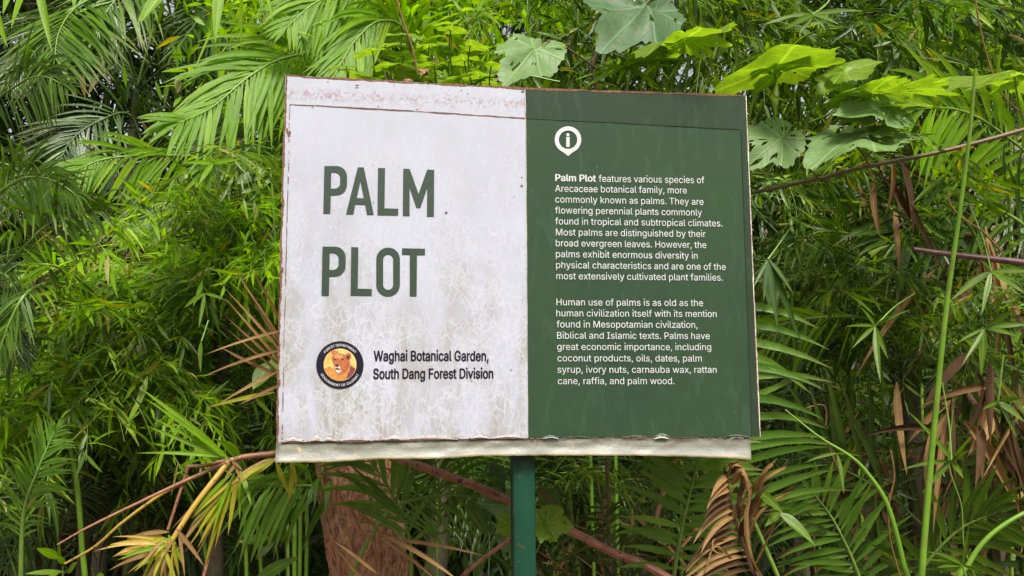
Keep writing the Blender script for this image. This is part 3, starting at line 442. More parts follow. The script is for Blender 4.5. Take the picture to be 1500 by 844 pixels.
M['green_print'] = green_mat('green_print', (.022, .046, .027), (.028, .056, .025))
M['green_band'] = green_mat('green_board_paint', (.020, .036, .022), (.024, .043, .024))
M['green_ink'] = stem_mat('green_ink', (.008, .026, .012), (.014, .034, .018), 45, .6, .02)
M['black_ink'] = plain('black_ink', (.012, .010, .020), .5)
M['white_ink'] = stem_mat('white_ink', (.44, .45, .46), (.55, .55, .57), 30, .55, .02)
M['rust'] = stem_mat('rust', (.09, .035, .02), (.23, .10, .06), 120, .85, .6, dark=(.03, .015, .01))
M['bare_edge'] = stem_mat('bare_metal_edge', (.55, .46, .40), (.62, .60, .56), 60, .6, .2, dark=(.25, .1, .05))
M['board_side'] = stem_mat('board_side', (.10, .05, .035), (.22, .16, .12), 60, .8, .3)

def strip_mat():
    mt, nd, lk = newmat('weathered_strip')
    tc = nd.new('ShaderNodeTexCoord'); ob = tc.outputs['Object']
    uv = nd.new('ShaderNodeUVMap'); sx = nd.new('ShaderNodeSeparateXYZ'); lk.new(uv.outputs[0], sx.inputs[0])
    n1 = noise(nd, lk, ob, 16, 4, .6); n2 = noise(nd, lk, ob, 60, 4, .65, .8); n3 = noise(nd, lk, ob, 24, 2, .5)
    col = mixc(nd, lk, mapr(nd, lk, n1, .35, .65), (.13, .13, .095), (.20, .20, .17))
    v = mathn(nd, lk, 'ADD', sx.outputs[1], mapr(nd, lk, n1, 0, 1, -.2, .2))
    col = mixc(nd, lk, mapr(nd, lk, v, .55, .3, 0, .8), col, (.33, .33, .315))
    col = mixc(nd, lk, mathn(nd, lk, 'MULTIPLY', mapr(nd, lk, n2, .62, .7), .75), col, (.14, .13, .08))
    col = mixc(nd, lk, mathn(nd, lk, 'MULTIPLY', mapr(nd, lk, n3, .66, .72), .8), col, (.60, .30, .14))
    col = mixc(nd, lk, mapr(nd, lk, v, .20, .02, 0, .75), col, (.40, .34, .17))
    pb = nd.new('ShaderNodeBsdfPrincipled'); lk.new(col, pb.inputs['Base Color']); pb.inputs['Roughness'].default_value = .45
    bp = nd.new('ShaderNodeBump'); bp.inputs['Strength'].default_value = .6; bp.inputs['Distance'].default_value = .006
    lk.new(mathn(nd, lk, 'ADD', n1, mathn(nd, lk, 'MULTIPLY', n2, .35)), bp.inputs['Height']); lk.new(bp.outputs[0], pb.inputs['Normal'])
    o = nd.new('ShaderNodeOutputMaterial'); lk.new(pb.outputs[0], o.inputs[0])
    return mt
M['strip'] = strip_mat()
def post_mat():
    mt, nd, lk = newmat('post_paint')
    tc = nd.new('ShaderNodeTexCoord'); ob = tc.outputs['Object']
    n1 = noise(nd, lk, ob, 45, 5, .65); n2 = noise(nd, lk, ob, 8, 3)
    col = mixc(nd, lk, mapr(nd, lk, n2, .3, .7), (.003, .036, .021), (.006, .052, .029))
    col = mixc(nd, lk, mapr(nd, lk, n1, .63, .67), col, (.10, .055, .035))
    pb = nd.new('ShaderNodeBsdfPrincipled'); lk.new(col, pb.inputs['Base Color']); pb.inputs['Roughness'].default_value = .35
    bp = nd.new('ShaderNodeBump'); bp.inputs['Strength'].default_value = .4; bp.inputs['Distance'].default_value = .002
    lk.new(n1, bp.inputs['Height']); lk.new(bp.outputs[0], pb.inputs['Normal'])
    o = nd.new('ShaderNodeOutputMaterial'); lk.new(pb.outputs[0], o.inputs[0])
    return mt
M['post'] = post_mat()

post_x = (S(754, 672).x + S(787.5, 672).x) / 2
sign = empty('information_sign', (post_x, .06, 0), 'large white and green information board with rusty edges on a green metal post', 'sign')

def quadgrid(c00, c10, c11, c01, nx, ny, y, wav=0.0, seed=0, thick=0.0, edge=0.0):
    """sheet between four pixel corners (bottom-left, bottom-right, top-right, top-left) on the sign's plane"""
    rg = np.random.default_rng(seed); ph = rg.random(6) * 6
    a, b, c_, d = [S(*q) for q in (c00, c10, c11, c01)]
    mb = MB(); V = []; UV = []
    for j in range(ny + 1):
        for i in range(nx + 1):
            u, v = i / nx, j / ny
            p = (a * (1 - u) + b * u) * (1 - v) + (d * (1 - u) + c_ * u) * v
            yy = y - wav * (math.sin(5 * u + ph[0] + 2 * v) * math.cos(4 * v + ph[1]) + .5 * math.sin(11 * u + ph[2]) * math.sin(9 * v + ph[3]))
            V.append((p.x, yy, p.z)); UV.append((u, v))
    F = [(j * (nx + 1) + i, j * (nx + 1) + i + 1, (j + 1) * (nx + 1) + i + 1, (j + 1) * (nx + 1) + i) for j in range(ny) for i in range(nx)]
    mb.add(V, F, UV)
    if thick:
        n = len(V)
        per = [i for i in range(nx + 1)] + [(j) * (nx + 1) + nx for j in range(1, ny + 1)] + [ny * (nx + 1) + i for i in range(nx - 1, -1, -1)] + [j * (nx + 1) for j in range(ny - 1, 0, -1)]
        back = [(V[q][0], y + thick, V[q][2]) for q in per]; front = [V[q] for q in per]
        k = len(per)
        mb.add(front + back, [(i, k + i, k + (i + 1) % k, (i + 1) % k) for i in range(k)], None, 1)
        q4 = [back[0], back[nx], back[nx + ny], back[2 * nx + ny]]
        mb.add(q4, [(0, 3, 2, 1)], None, 1)
    return mb

# board: a folded metal tray, white on the left, green on the right
wb = quadgrid((405, 648), (773, 641.5), (769.2, 129.5), (418, 110), 6, 6, 0, 0, 1, .03)
link('white_board', wb.mesh('white_board', False), sign, [M['white_band'], M['board_side']])
gb = quadgrid((773, 641.5), (1113, 640), (1092, 139.5), (769.2, 129.5), 6, 6, 0, 0, 2, .03)
link('green_board', gb.mesh('green_board', False), sign, [M['green_band'], M['board_side']])
# printed sheets glued on the board
wp = quadgrid((412.5, 648), (773, 641.5), (769.5, 173), (424, 152), 40, 40, -.0022, .0004, 3, .0018)
link('white_panel', wp.mesh('white_panel'), sign, [M['white_paint'], M['rust']])
gp = quadgrid((773, 641.5), (1100, 640), (1084, 190), (769.5, 173), 40, 40, -.0024, .0004, 4, .0018)
link('green_panel', gp.mesh('green_panel'), sign, [M['green_print'], M['board_side']])

# strip of bare sheet hanging under the board, a little wavy, its lower lip bent out
mb = MB(); V = []; UV = []; nx = 90; ny = 8
top = [(404.5, 647.5), (600, 644), (773, 641.2), (1099, 640)]
bot = [(403, 677.5), (480, 677), (560, 672.5), (640, 672), (700, 668), (760, 667.5), (850, 667), (940, 667.5), (1000, 669), (1060, 671), (1100, 673.5)]
rg = np.random.default_rng(7)
for i in range(nx + 1):
    u = i / nx
    xt = np.interp(u, [0, 1], [404.5, 1098.5]); xb = np.interp(u, [0, 1], [403, 1099.5])
    yt = np.interp(xt, [q[0] for q in top], [q[1] for q in top]); yb = np.interp(xb, [q[0] for q in bot], [q[1] for q in bot]) + rg.normal() * .22
    a, b = S(xt, yt), S(xb, yb)
    for j in range(ny + 1):
        v = j / ny
        p = b * (1 - v) + a * v
        bend = .006 * (1 - v) ** 2 + .003 * math.sin(u * 19 + 1) * (1 - v) + .0022 * math.sin(u * 47 + 3 * math.sin(u * 9)) * (1 - v) + .0025 * math.exp(-((v - .5 - .2 * math.sin(u * 31)) / .15) ** 2) * math.sin(u * 71)
        V.append((p.x, .001 - bend, p.z)); UV.append((u, v))
F = [(i * (ny + 1) + j, (i + 1) * (ny + 1) + j, (i + 1) * (ny + 1) + j + 1, i * (ny + 1) + j + 1) for i in range(nx) for j in range(ny)]
mb.add(V, F, UV)
so = link('bottom_strip', mb.mesh('bottom_strip'), sign, [M['strip']])
sm_ = so.modifiers.new('s', 'SOLIDIFY'); sm_.thickness = .002; sm_.offset = -1

def ragged(mb, pts, wmin, wmax, y, step=2.5, seed=0, gap=0.0, side=0):
    """irregular thin line of rust along pixel points of the sign"""
    rg = np.random.default_rng(seed)
    P_ = []
    for (x0, y0), (x1, y1) in zip(pts[:-1], pts[1:]):
        n = max(2, int(math.hypot(x1 - x0, y1 - y0) / step))
        for k in range(n): P_.append((x0 + (x1 - x0) * k / n, y0 + (y1 - y0) * k / n))
    P_.append(pts[-1])
    V = []; w1 = w2 = (wmin + wmax) / 2
    keep = []
    g_ = 0.5
    for k, (x, yy) in enumerate(P_):
        q = P_[min(k + 1, len(P_) - 1)]; p0 = P_[max(k - 1, 0)]
        t = Vector((q[0] - p0[0], q[1] - p0[1])).normalized(); n_ = Vector((-t.y, t.x))
        w1 = min(wmax, max(wmin, w1 + rg.normal() * (wmax - wmin) * .3)); w2 = min(wmax, max(wmin, w2 + rg.normal() * (wmax - wmin) * .3))
        g_ = min(1, max(0, g_ + rg.normal() * .25)); keep.append(g_ >= gap)
        a = (x + n_.x * w1 * (side != -1), yy + n_.y * w1 * (side != -1)); b = (x - n_.x * w2 * (side != 1), yy - n_.y * w2 * (side != 1))
        V.append(S(*a, y)); V.append(S(*b, y))
    F = [(2 * k, 2 * k + 1, 2 * k + 3, 2 * k + 2) for k in range(len(P_) - 1) if keep[k]]
    mb.add(V, F)
def blob(mb, x, y_, rx, ry, yy, seed=0, n=14):
    rg = np.random.default_rng(seed)
    V = [S(x, y_, yy)] + [S(x + rx * (.75 + .5 * rg.random()) * math.cos(2 * math.pi * k / n), y_ + ry * (.75 + .5 * rg.random()) * math.sin(2 * math.pi * k / n), yy) for k in range(n)]
    mb.add(V, [(0, 1 + (k + 1) % n, 1 + k) for k in range(n)])
mb = MB()
ragged(mb, [(418.6, 111), (769, 130.2), (1091.5, 140.2)], .4, 1.9, -.0006, seed=1)
ragged(mb, [(419, 112), (413, 330), (409.5, 480), (405.7, 648)], .5, 2.3, -.0006, seed=2)
ragged(mb, [(425, 153.5), (600, 163), (769.5, 174)], .25, 1.0, -.0032, seed=3)
ragged(mb, [(425, 153), (421.5, 300), (417, 480), (413.5, 645)], .15, .8, -.0032, seed=4, gap=.25)
ragged(mb, [(406, 648.4), (480, 647), (560, 645.5), (640, 644), (773, 642)], .3, 1.3, -.0036, seed=5)
ragged(mb, [(773, 642.3), (940, 641.5), (1113, 640.6)], .2, .9, -.0036, seed=6, gap=.1)
ragged(mb, [(1091.8, 141), (1102, 400), (1112.4, 640)], .15, .7, -.0007, seed=8, gap=.3)
for k, (x, y_, a, b) in enumerate([(424, 196, 2.2, 4), (415, 298, 2, 4.5), (421, 191, 1.5, 2.5), (414, 395, 1.6, 3), (764, 272.5, 1.6, 1.2), (653.5, 312, 2.0, 1.5), (547, 297, .8, .8), (430, 643, 3, 1.4), (523, 125.8, 2.8, 1.3), (611, 161, 1.2, 1), (766, 132, 2.5, 1.5), (458, 157, 2, .7), (408, 628, 1.3, 6), (410, 560, 1.1, 5), (554, 157, 1, 1.4)]):
    blob(mb, x, y_, a, b, -.0040, seed=k)
for k, (x, yl, hw, h) in enumerate([(430, 646.6, 18, 7), (463, 646.6, 12, 10), (482, 646.3, 14, 7), (577, 644.6, 16, 6), (703, 642.6, 16, 6.5), (640, 643.5, 40, 5), (520, 645.5, 24, 4)]):
    ragged(mb, [(x - hw + 2 * hw * q / 10, yl - h * math.sin(math.pi * q / 10) ** 1.5) for q in range(11)], .1, .7, -.0044, step=2, seed=40 + k, gap=.2)
link('rust', mb.mesh('rust', False), sign, [M['rust']])
mb = MB()
ragged(mb, [(1092.6, 140), (1103, 400), (1113.6, 640)], .3, .9, -.0004, seed=9)
link('worn_edge', mb.mesh('worn_edge', False), sign, [M['bare_edge']])
mb = MB()
ragged(mb, [(773, 642), (770, 174), (768.9, 131)], .15, .45, -.0040, seed=10, side=0)
link('worn_edge', mb.mesh('worn_edge', False), sign, [M['bare_edge']])
mb = MB()
ragged(mb, [(770, 174.5), (900, 180.2), (1084, 190.5)], .25, .7, -.0034, seed=11)
ragged(mb, [(1085, 191), (1093, 420), (1100.5, 640)], .3, .8, -.0034, seed=12)
link('seam', mb.mesh('seam', False), sign, [plain('seam_dirt', (.018, .028, .018), .8)])

# lifted curls along the lower edge of the sheets
def curls(name, specs, mat, ybase, seed):
    rg = np.random.default_rng(seed)
    for (x, yl, hw, h, lift) in specs:
        mb = MB()
        n = 20; V = []; UV = []
        for i in range(n + 1):
            u = i / n; e = math.sin(math.pi * u) ** 1.6
            xx = x - hw + 2 * hw * u
            hh = h * .85 * (.35 + .65 * e) * (.85 + .3 * rg.random())
            for j in range(5):
                v = j / 4
                V.append(S(xx, yl - hh * (1 - v) + e * -1.8 * v, ybase - .0006 - lift * .45 * e * math.sin(math.pi * .62 * v) - .0002 * rg.random()))
                UV.append((u, v))
        mb.add(V, [(i * 5 + j, i * 5 + j + 1, (i + 1) * 5 + j + 1, (i + 1) * 5 + j) for i in range(n) for j in range(4)], UV)
        link(name, mb.mesh(name), sign, [mat])
curl_m = stem_mat('peeling_edge', (.34, .30, .28), (.42, .42, .44), 90, .6, .8, dark=(.24, .13, .08))
curls('peeling_edge', [(430, 647.6, 18, 9, .003), (463, 647, 12, 12, .006), (482, 646.8, 14, 9, .004), (520, 646, 26, 6, .002), (577, 645, 16, 8, .005), (630, 644, 40, 8, .002), (703, 643, 16, 8, .006), (745, 642.3, 26, 6, .002)], curl_m, -.0034, 3)
curls('peeling_edge', [(806, 641.4, 12, 4.5, .003), (845, 641.3, 20, 2.5, .001), (930, 641, 20, 3.5, .001), (969, 640.8, 12, 7, .004), (1078, 640.3, 18, 4, .002)],
      stem_mat('peeling_green_edge', (.03, .065, .035), (.07, .11, .075), 110, .5, .8, dark=(.20, .23, .20)), -.0036, 4)
curls('peeling_edge', [(806, 643, 12, 3.5, .004), (968, 643.5, 11, 5.5, .006), (1078, 642.5, 10, 2.5, .003)], plain('pale_lip', (.36, .35, .32), .5), -.0046, 5)

# post: square tube standing behind the board
hw = (S(787.5, 672).x - S(754, 672).x) / 2 * .97
mb = MB(); y0, y1 = .031, .031 + 2 * hw; ch = .004
zt = S(760, 400).z
ring = [(-hw + ch, 0), (hw - ch, 0), (hw, ch), (hw, 2 * hw - ch), (hw - ch, 2 * hw), (-hw + ch, 2 * hw), (-hw, 2 * hw - ch), (-hw, ch)]
V = [(post_x + a, y0 + b, z) for z in (-.3, zt) for a, b in ring]
F = [(k, (k + 1) % 8, 8 + (k + 1) % 8, 8 + k) for k in range(8)]
mb.add(V, F); link('post', mb.mesh('post', False), sign, [M['post']])

# ------------------------------------------------------------------ lettering
G = json.loads(GLYPHS)
CAP = max(p for s in G['H'][1] for p in s[1::2]) / 1000.0
def curves_to_mesh(name, polys, offset, y):
    """polys: closed 2D outlines on the sign's plane (x, z); filled with holes"""
    cu = bpy.data.curves.new(name, 'CURVE'); cu.dimensions = '2D'; cu.fill_mode = 'BOTH'; cu.offset = offset * 100
    for p in polys:
        q_ = [p[0]]
        for c_ in p[1:]:
            if math.hypot(c_[0] - q_[-1][0], c_[1] - q_[-1][1]) > 2e-5: q_.append(c_)
        if math.hypot(q_[0][0] - q_[-1][0], q_[0][1] - q_[-1][1]) < 2e-5: q_.pop()
        p = q_
        s = cu.splines.new('POLY'); s.points.add(len(p) - 1)
        for k, q in enumerate(p): s.points[k].co = ((q[0] - post_x) * 100, (q[1] - SIGN_Z) * 100, 0, 1)
        s.use_cyclic_u = True
    o = bpy.data.objects.new('lettering', cu); C.objects.link(o)
    dg = bpy.context.evaluated_depsgraph_get()
    me = bpy.data.meshes.new_from_object(o.evaluated_get(dg))
    bpy.data.objects.remove(o)
    co = np.zeros(len(me.vertices) * 3); me.vertices.foreach_get('co', co); co = co.reshape(-1, 3)
    out = np.stack([co[:, 0] / 100 + post_x, np.full(len(co), y), co[:, 1] / 100 + SIGN_Z], 1)
    me.vertices.foreach_set('co', out.ravel()); me.update(); me.name = name
    me.materials.clear()
    return me
_cache = {}
def glyph_spans(ch, off, st=12):
    """filled rows of a letter (non-zero winding), thickened by off on every side"""
    key = (ch, off)
    if key in _cache: return _cache[key]
    rows = {}
    segs = []
    for s in G[ch][1]:
        p = [(s[i], s[i + 1]) for i in range(0, len(s), 2)]
        if ch == 'i' and len(p) == 24: p = [(q[0], q[1] + 30) for q in p]   # keep the dot clear of the stem
        segs += [(p[i], p[(i + 1) % len(p)]) for i in range(len(p))]
    for r in range(-30, 90):
        y = (r + .5) * st; cr = []
        for (x0, y0), (x1, y1) in segs:
            if (y0 <= y) != (y1 <= y): cr.append((x0 + (x1 - x0) * (y - y0) / (y1 - y0), 1 if y1 > y0 else -1))
        cr.sort(); w_ = 0; sp = []
        for x, dw in cr:
            if w_ == 0: start = x
            w_ += dw
            if w_ == 0: sp.append((start, x))
        if sp: rows[r] = sp
    k = int(round(off * .45 / st)); out = []
    for r in range(-34, 94):
        sp = []
        for dr in range(-k, k + 1):
            ex_ = math.sqrt(max(0, off * off - (dr * st * 2) ** 2)) if k else off
            sp += [(a - ex_, b + ex_) for a, b in rows.get(r + dr, [])]
        sp.sort(); mg = []
        for a, b in sp:
            if mg and a <= mg[-1][1]: mg[-1][1] = max(b, mg[-1][1])
            else: mg.append([a, b])
        out += [(a, b, r * st, (r + 1) * st) for a, b in mg]
    _cache[key] = out
    return out
def text_mesh(text, off, y, fn):
    x = 0; R4 = []
    for ch in text:
        adv, _ = G[ch]
        if ch != ' ': R4 += [(a + x, b + x, c, d) for a, b, c, d in glyph_spans(ch, off)]
        x += adv
    lo = min(q[0] for q in R4); hi = max(q[1] for q in R4)
    V = []
    for a, b, c, d in R4:
        for px_, pz_ in ((a, c), (b, c), (b, d), (a, d)):
            q = fn(px_ - lo, pz_, hi - lo); V.append((q[0], y, q[1]))
    mb = MB(); mb.add(V, np.arange(len(V)).reshape(-1, 4))
    return mb.mesh('text', False)
def line_mesh(text, x0, y0, x1, y1, cap_px, off, y):
    A = S(x0, y0); B = S(x1, y1); up = (S(x0, y0 - cap_px) - A).length / (CAP * 1000)
    return text_mesh(text, off, y, lambda u, v, W_: (A.x + (B.x - A.x) * u / W_, A.z + (B.z - A.z) * u / W_ + up * v))
body = [("features various species of", 876.6, 267.0, 1031, 269.2),
 ("Arecaceae botanical family, more", 812.8, 281.4, 1005.4, 284.2), ("commonly known as palms. They are", 813.0, 297.2, 1029.9, 300.8),
 ("flowering perennial plants commonly", 812.8, 313.2, 1027.5, 316.5), ("found in tropical and subtropical climates.", 813, 329.2, 1057.5, 332.4),
 ("Most palms are distinguished by their", 814, 345.3, 1033, 347.8), ("broad evergreen leaves. However, the", 813.8, 361.2, 1034, 364),
 ("palms exhibit enormous diversity in", 814, 377.2, 1021.3, 379.7), ("physical characteristics and are one of the", 814.2, 393.2, 1062.4, 396),
 ("most extensively cultivated plant families.", 814.6, 409.4, 1058, 411.6),
 ("Human use of palms is as old as the", 814.8, 447.6, 1029.2, 448.8), ("human civilization itself with its mention", 814.6, 463.8, 1049, 464.8),
 ("found in Mesopotamian civilzation,", 815, 479.9, 1021, 480.8), ("Biblical and Islamic texts. Palms have", 815.6, 496.4, 1039, 497),
 ("great economic importance, including", 815.8, 512.9, 1041, 513.3), ("coconut products, oils, dates, palm", 816.2, 529.6, 1027.3, 529.9),
 ("syrup, ivory nuts, carnauba wax, rattan", 816.3, 546.3, 1049, 546.4), ("cane, raffia, and palm wood.", 816.8, 563, 987.2, 562.9)]
px_m = (S(1000, 400) - S(900, 400)).length / 100
for i, (t, x0, y0_, x1, y1_) in enumerate(body):
    if i == 0:
        link('text_line', line_mesh("Palm Plot", 813, 265.6, 872.6, 266.8, 9.8, 24, -.0040), sign, [M['white_ink']])
    link('text_line', line_mesh(t, x0, y0_, x1, y1_, 9.8, 0, -.0040), sign, [M['white_ink']])
link('caption', line_mesh("Waghai Botanical Garden,", 547.2, 528.6, 715.6, 528.6, 14.6, 25, -.0038), sign, [M['black_ink']])
link('caption', line_mesh("South Dang Forest Division", 546.5, 554.8, 722.5, 554.2, 14.6, 25, -.0038), sign, [M['black_ink']])

def arc(cx, cy, r, a0, a1, n=10):
    return [(cx + r * math.cos(R(a0 + (a1 - a0) * k / n)), cy - r * math.sin(R(a0 + (a1 - a0) * k / n))) for k in range(n + 1)]
def Z1(p): return (455 + p[0] / 7.5, 230 + p[1] / 7.5)
def Z2(p): return (455 + p[0] / 7.5, 350 + p[1] / 7.5)
def ltr_P(z, x0, xs_, x1, yt, yb, bowl_b, stem=75, bar=70, skew=0, bx=None):
    # stem left x0..x0+stem, bowl right at x1
    r = (bowl_b - yt) * .36; bw = stem * .97
    out = [(x0 + skew, yt)] + [(x1 - r + r * math.cos(R(a)), yt + r - r * math.sin(R(a))) for a in range(90, -1, -15)] \
        + [(x1 - r + r * math.cos(R(a)), bowl_b - r - r * math.sin(R(a))) for a in range(0, -91, -15)] + [(x0 + stem + 6, bowl_b + 3), (x0 + stem, yb), (x0, yb)]
    ri = r - bar * .78; xi = x1 - bw; t = yt + bar - 2; b = bowl_b - bar
    inn = [(x0 + stem + 10, t)] + [(xi - ri + ri * math.cos(R(a)), t + ri - ri * math.sin(R(a))) for a in range(90, -1, -15)] \
        + [(xi - ri + ri * math.cos(R(a)), b - ri - ri * math.sin(R(a))) for a in range(0, -91, -15)] + [(x0 + stem + 6, b)]
    return [[z(p) for p in out], [z(p) for p in inn]]
title = []
title.append(ltr_P(Z1, 140, 0, 400, 104, 622, 420, 77, 68, 12))
title.append([[Z1(p) for p in [(518, 118), (584, 118), (694, 637), (619, 636), (600, 525), (492, 522), (470, 631), (390, 629)]], [Z1(p) for p in [(548, 268), (586, 458), (507, 455)]]])
title.append([[Z1(p) for p in [(741, 124), (818, 127), (811, 568), (963, 572), (961, 644), (734, 640)]]])
title.append([[Z1(p) for p in [(1018, 133), (1088, 136), (1185, 410), (1280, 143), (1357, 146), (1354, 657), (1277, 656), (1281, 342), (1205, 562), (1162, 561), (1087, 338), (1087, 650), (1012, 648)]]])
title.append(ltr_P(Z2, 121, 0, 386, 88, 622, 412, 80, 68, 11))
title.append([[Z2(p) for p in [(447, 93), (525, 96), (518, 549), (673, 553), (671, 626), (440, 622)]]])
def stad(x0, x1, yt, yb, z):
    r = (x1 - x0) / 2; cx = (x0 + x1) / 2
    return [z((cx + r * math.cos(R(a)), yt + r - r * math.sin(R(a)))) for a in range(0, 181, 12)] + [z((cx + r * math.cos(R(a)), yb - r - r * math.sin(R(a)))) for a in range(180, 361, 12)]
title.append([stad(721, 981, 98, 633, Z2), stad(797, 906, 172, 562, Z2)])
title.append([[Z2(p) for p in [(1004, 106), (1256, 111), (1256, 180), (1168, 178), (1164, 631), (1089, 631), (1089, 176), (1004, 173)]]])
for L in title:
    polys = [[(S(*p).x, S(*p).z) for p in s] for s in L]
    link('letter', curves_to_mesh('letter', polys, 0, -.0040), sign, [M['green_ink']])

# information pin icon
cx, cy = 831.6, 205.3
outer = arc(cx, cy, 19.4, 233, -53, 40)[:]
outer = [(cx + 19.4 * math.cos(R(a)), cy - 19.4 * math.sin(R(a))) for a in range(-66, 247, 6)] + [(831.8, 229.3)]
inner = [(cx + 13.5 * math.cos(R(a)), cy + .1 - 13.5 * math.sin(R(a))) for a in range(0, 360, 10)]
bar = [(829.0, 201.2), (833.9, 201.2), (833.9, 216), (829.0, 216)]
dot = [(831.4 + 2.35 * math.cos(R(a)), 198 - 2.35 * math.sin(R(a))) for a in range(0, 360, 30)]
polys = [[(S(*p).x, S(*p).z) for p in s] for s in (outer, inner, bar, dot)]
link('information_icon', curves_to_mesh('icon', polys, 0, -.0040), sign, [M['white_ink']])

# round emblem with a lioness
ex, ey = 498.0, 534.8
def disc(name, r, mat, y, parent=sign, cx=ex, cy=ey, r_in=None):
    polys = [[(S(cx + r * math.cos(R(a)), cy - r * math.sin(R(a))).x, S(cx + r * math.cos(R(a)), cy - r * math.sin(R(a))).z) for a in range(0, 360, 6)]]
    if r_in: polys.append([(S(cx + r_in * math.cos(R(a)), cy - r_in * math.sin(R(a))).x, S(cx + r_in * math.cos(R(a)), cy - r_in * math.sin(R(a))).z) for a in range(0, 360, 6)])
    return link(name, curves_to_mesh(name, polys, 0, y), parent, [mat])
emb = disc('emblem', 34.7, M['black_ink'], -.0036)
def sub(name, me, mat):
    o = link(name, me, None, [mat]); o.parent = emb; return o
def esub(name, polys, mat, y):
    return sub(name, curves_to_mesh(name, polys, 0, y), mat)
def E_(p): q = S(450 + p[0] / 9.38, 490 + p[1] / 9.38); return (q.x, q.z)
def ell(x, y, a, b, n=20): return [E_((x + a * math.cos(2 * math.pi * k / n), y + b * math.sin(2 * math.pi * k / n))) for k in range(n)]
def ink(name, a, b, sc=160):
    return stem_mat(name, a, b, sc, .5, 0)
esub('emblem_disc', [ell(452, 418, 226, 222, 48)], ink('emblem_yellow', (.52, .27, .04), (.62, .50, .20), 60), -.0038)
Lm = [('mane', [(235, 470), (300, 440), (360, 470), (560, 400), (610, 430), (655, 470), (658, 500), (610, 575), (545, 615), (460, 638), (380, 628), (300, 580), (255, 520)], ink('em_or', (.40, .13, .03), (.52, .27, .06))),
      ('shoulder', [(585, 425), (620, 445), (662, 470), (655, 500), (630, 545), (590, 590), (540, 608), (560, 530), (590, 490)], ink('em_pu', (.10, .02, .04), (.22, .05, .04))),
      ('brow', [(325, 240), (360, 215), (430, 240), (400, 280), (350, 290)], ink('em_red', (.38, .07, .03), (.42, .17, .05))),
      ('head', [(335, 330), (350, 290), (400, 270), (450, 262), (510, 275), (560, 310), (585, 380), (580, 440), (550, 500), (500, 545), (430, 560), (395, 530), (378, 480), (368, 420), (350, 380)], ink('em_head', (.42, .13, .04), (.26, .06, .025), 90)),
      ('forehead', [(350, 300), (400, 275), (460, 270), (500, 300), (470, 330), (400, 335)], ink('em_fh', (.52, .28, .10), (.36, .13, .05))),
      ('cheek', [(470, 350), (540, 340), (560, 400), (545, 460), (500, 500), (470, 450)], ink('em_ck', (.30, .06, .025), (.42, .12, .035))),
      ('muzzle', [(388, 440), (410, 450), (440, 435), (462, 455), (470, 480), (462, 510), (430, 535), (400, 520), (385, 480)], ink('em_mz', (.50, .32, .20), (.58, .52, .44)))]
yy = -.0040
for n_, pts, mt in Lm:
    esub('lioness_' + n_, [[E_(p) for p in pts]], mt, yy); yy -= .00012
esub('lioness_ear', [ell(565, 305, 40, 44)], ink('em_ear', (.20, .05, .025), (.32, .09, .04)), yy)
dk = plain('emblem_dark', (.03, .012, .015), .5)
esub('lioness_face', [ell(562, 316, 16, 22), ell(384, 345, 15, 7), ell(486, 346, 19, 8), [E_(p) for p in [(386, 416), (432, 412), (428, 434), (412, 450), (396, 436)]],
     [E_(p) for p in [(384, 468), (410, 462), (440, 474), (468, 466), (462, 482), (435, 488), (402, 484)]], [E_(p) for p in [(406, 448), (416, 448), (415, 464), (407, 464)]]], dk, yy - .0001)
def ring_text(text, r_px, cap_px, a0, a1, flip=False):
    k = cap_px / (CAP * 1000)
    def fn(u, v, W_):
        an = R(a0 + (a1 - a0) * u / W_); r = r_px + (-v * k if flip else v * k)
        q = S(ex + r * math.cos(an), ey - r * math.sin(an)); return (q.x, q.z)
    return text_mesh(text, 12, -.0040, fn)
sub('emblem_lettering', ring_text("FOREST DEPARTMENT", 27.2, 3.6, 141.5, 37.5), M['white_ink'])
sub('emblem_lettering', ring_text("GOVERNMENT OF GUJARAT", 31.4, 3.6, 205.5, 333, True), M['white_ink'])
# ------------------------------------------------------------------ plant builders
RG = np.random.default_rng(11)

def gauss(rg, s, n=None): return rg.normal(0, s, n)

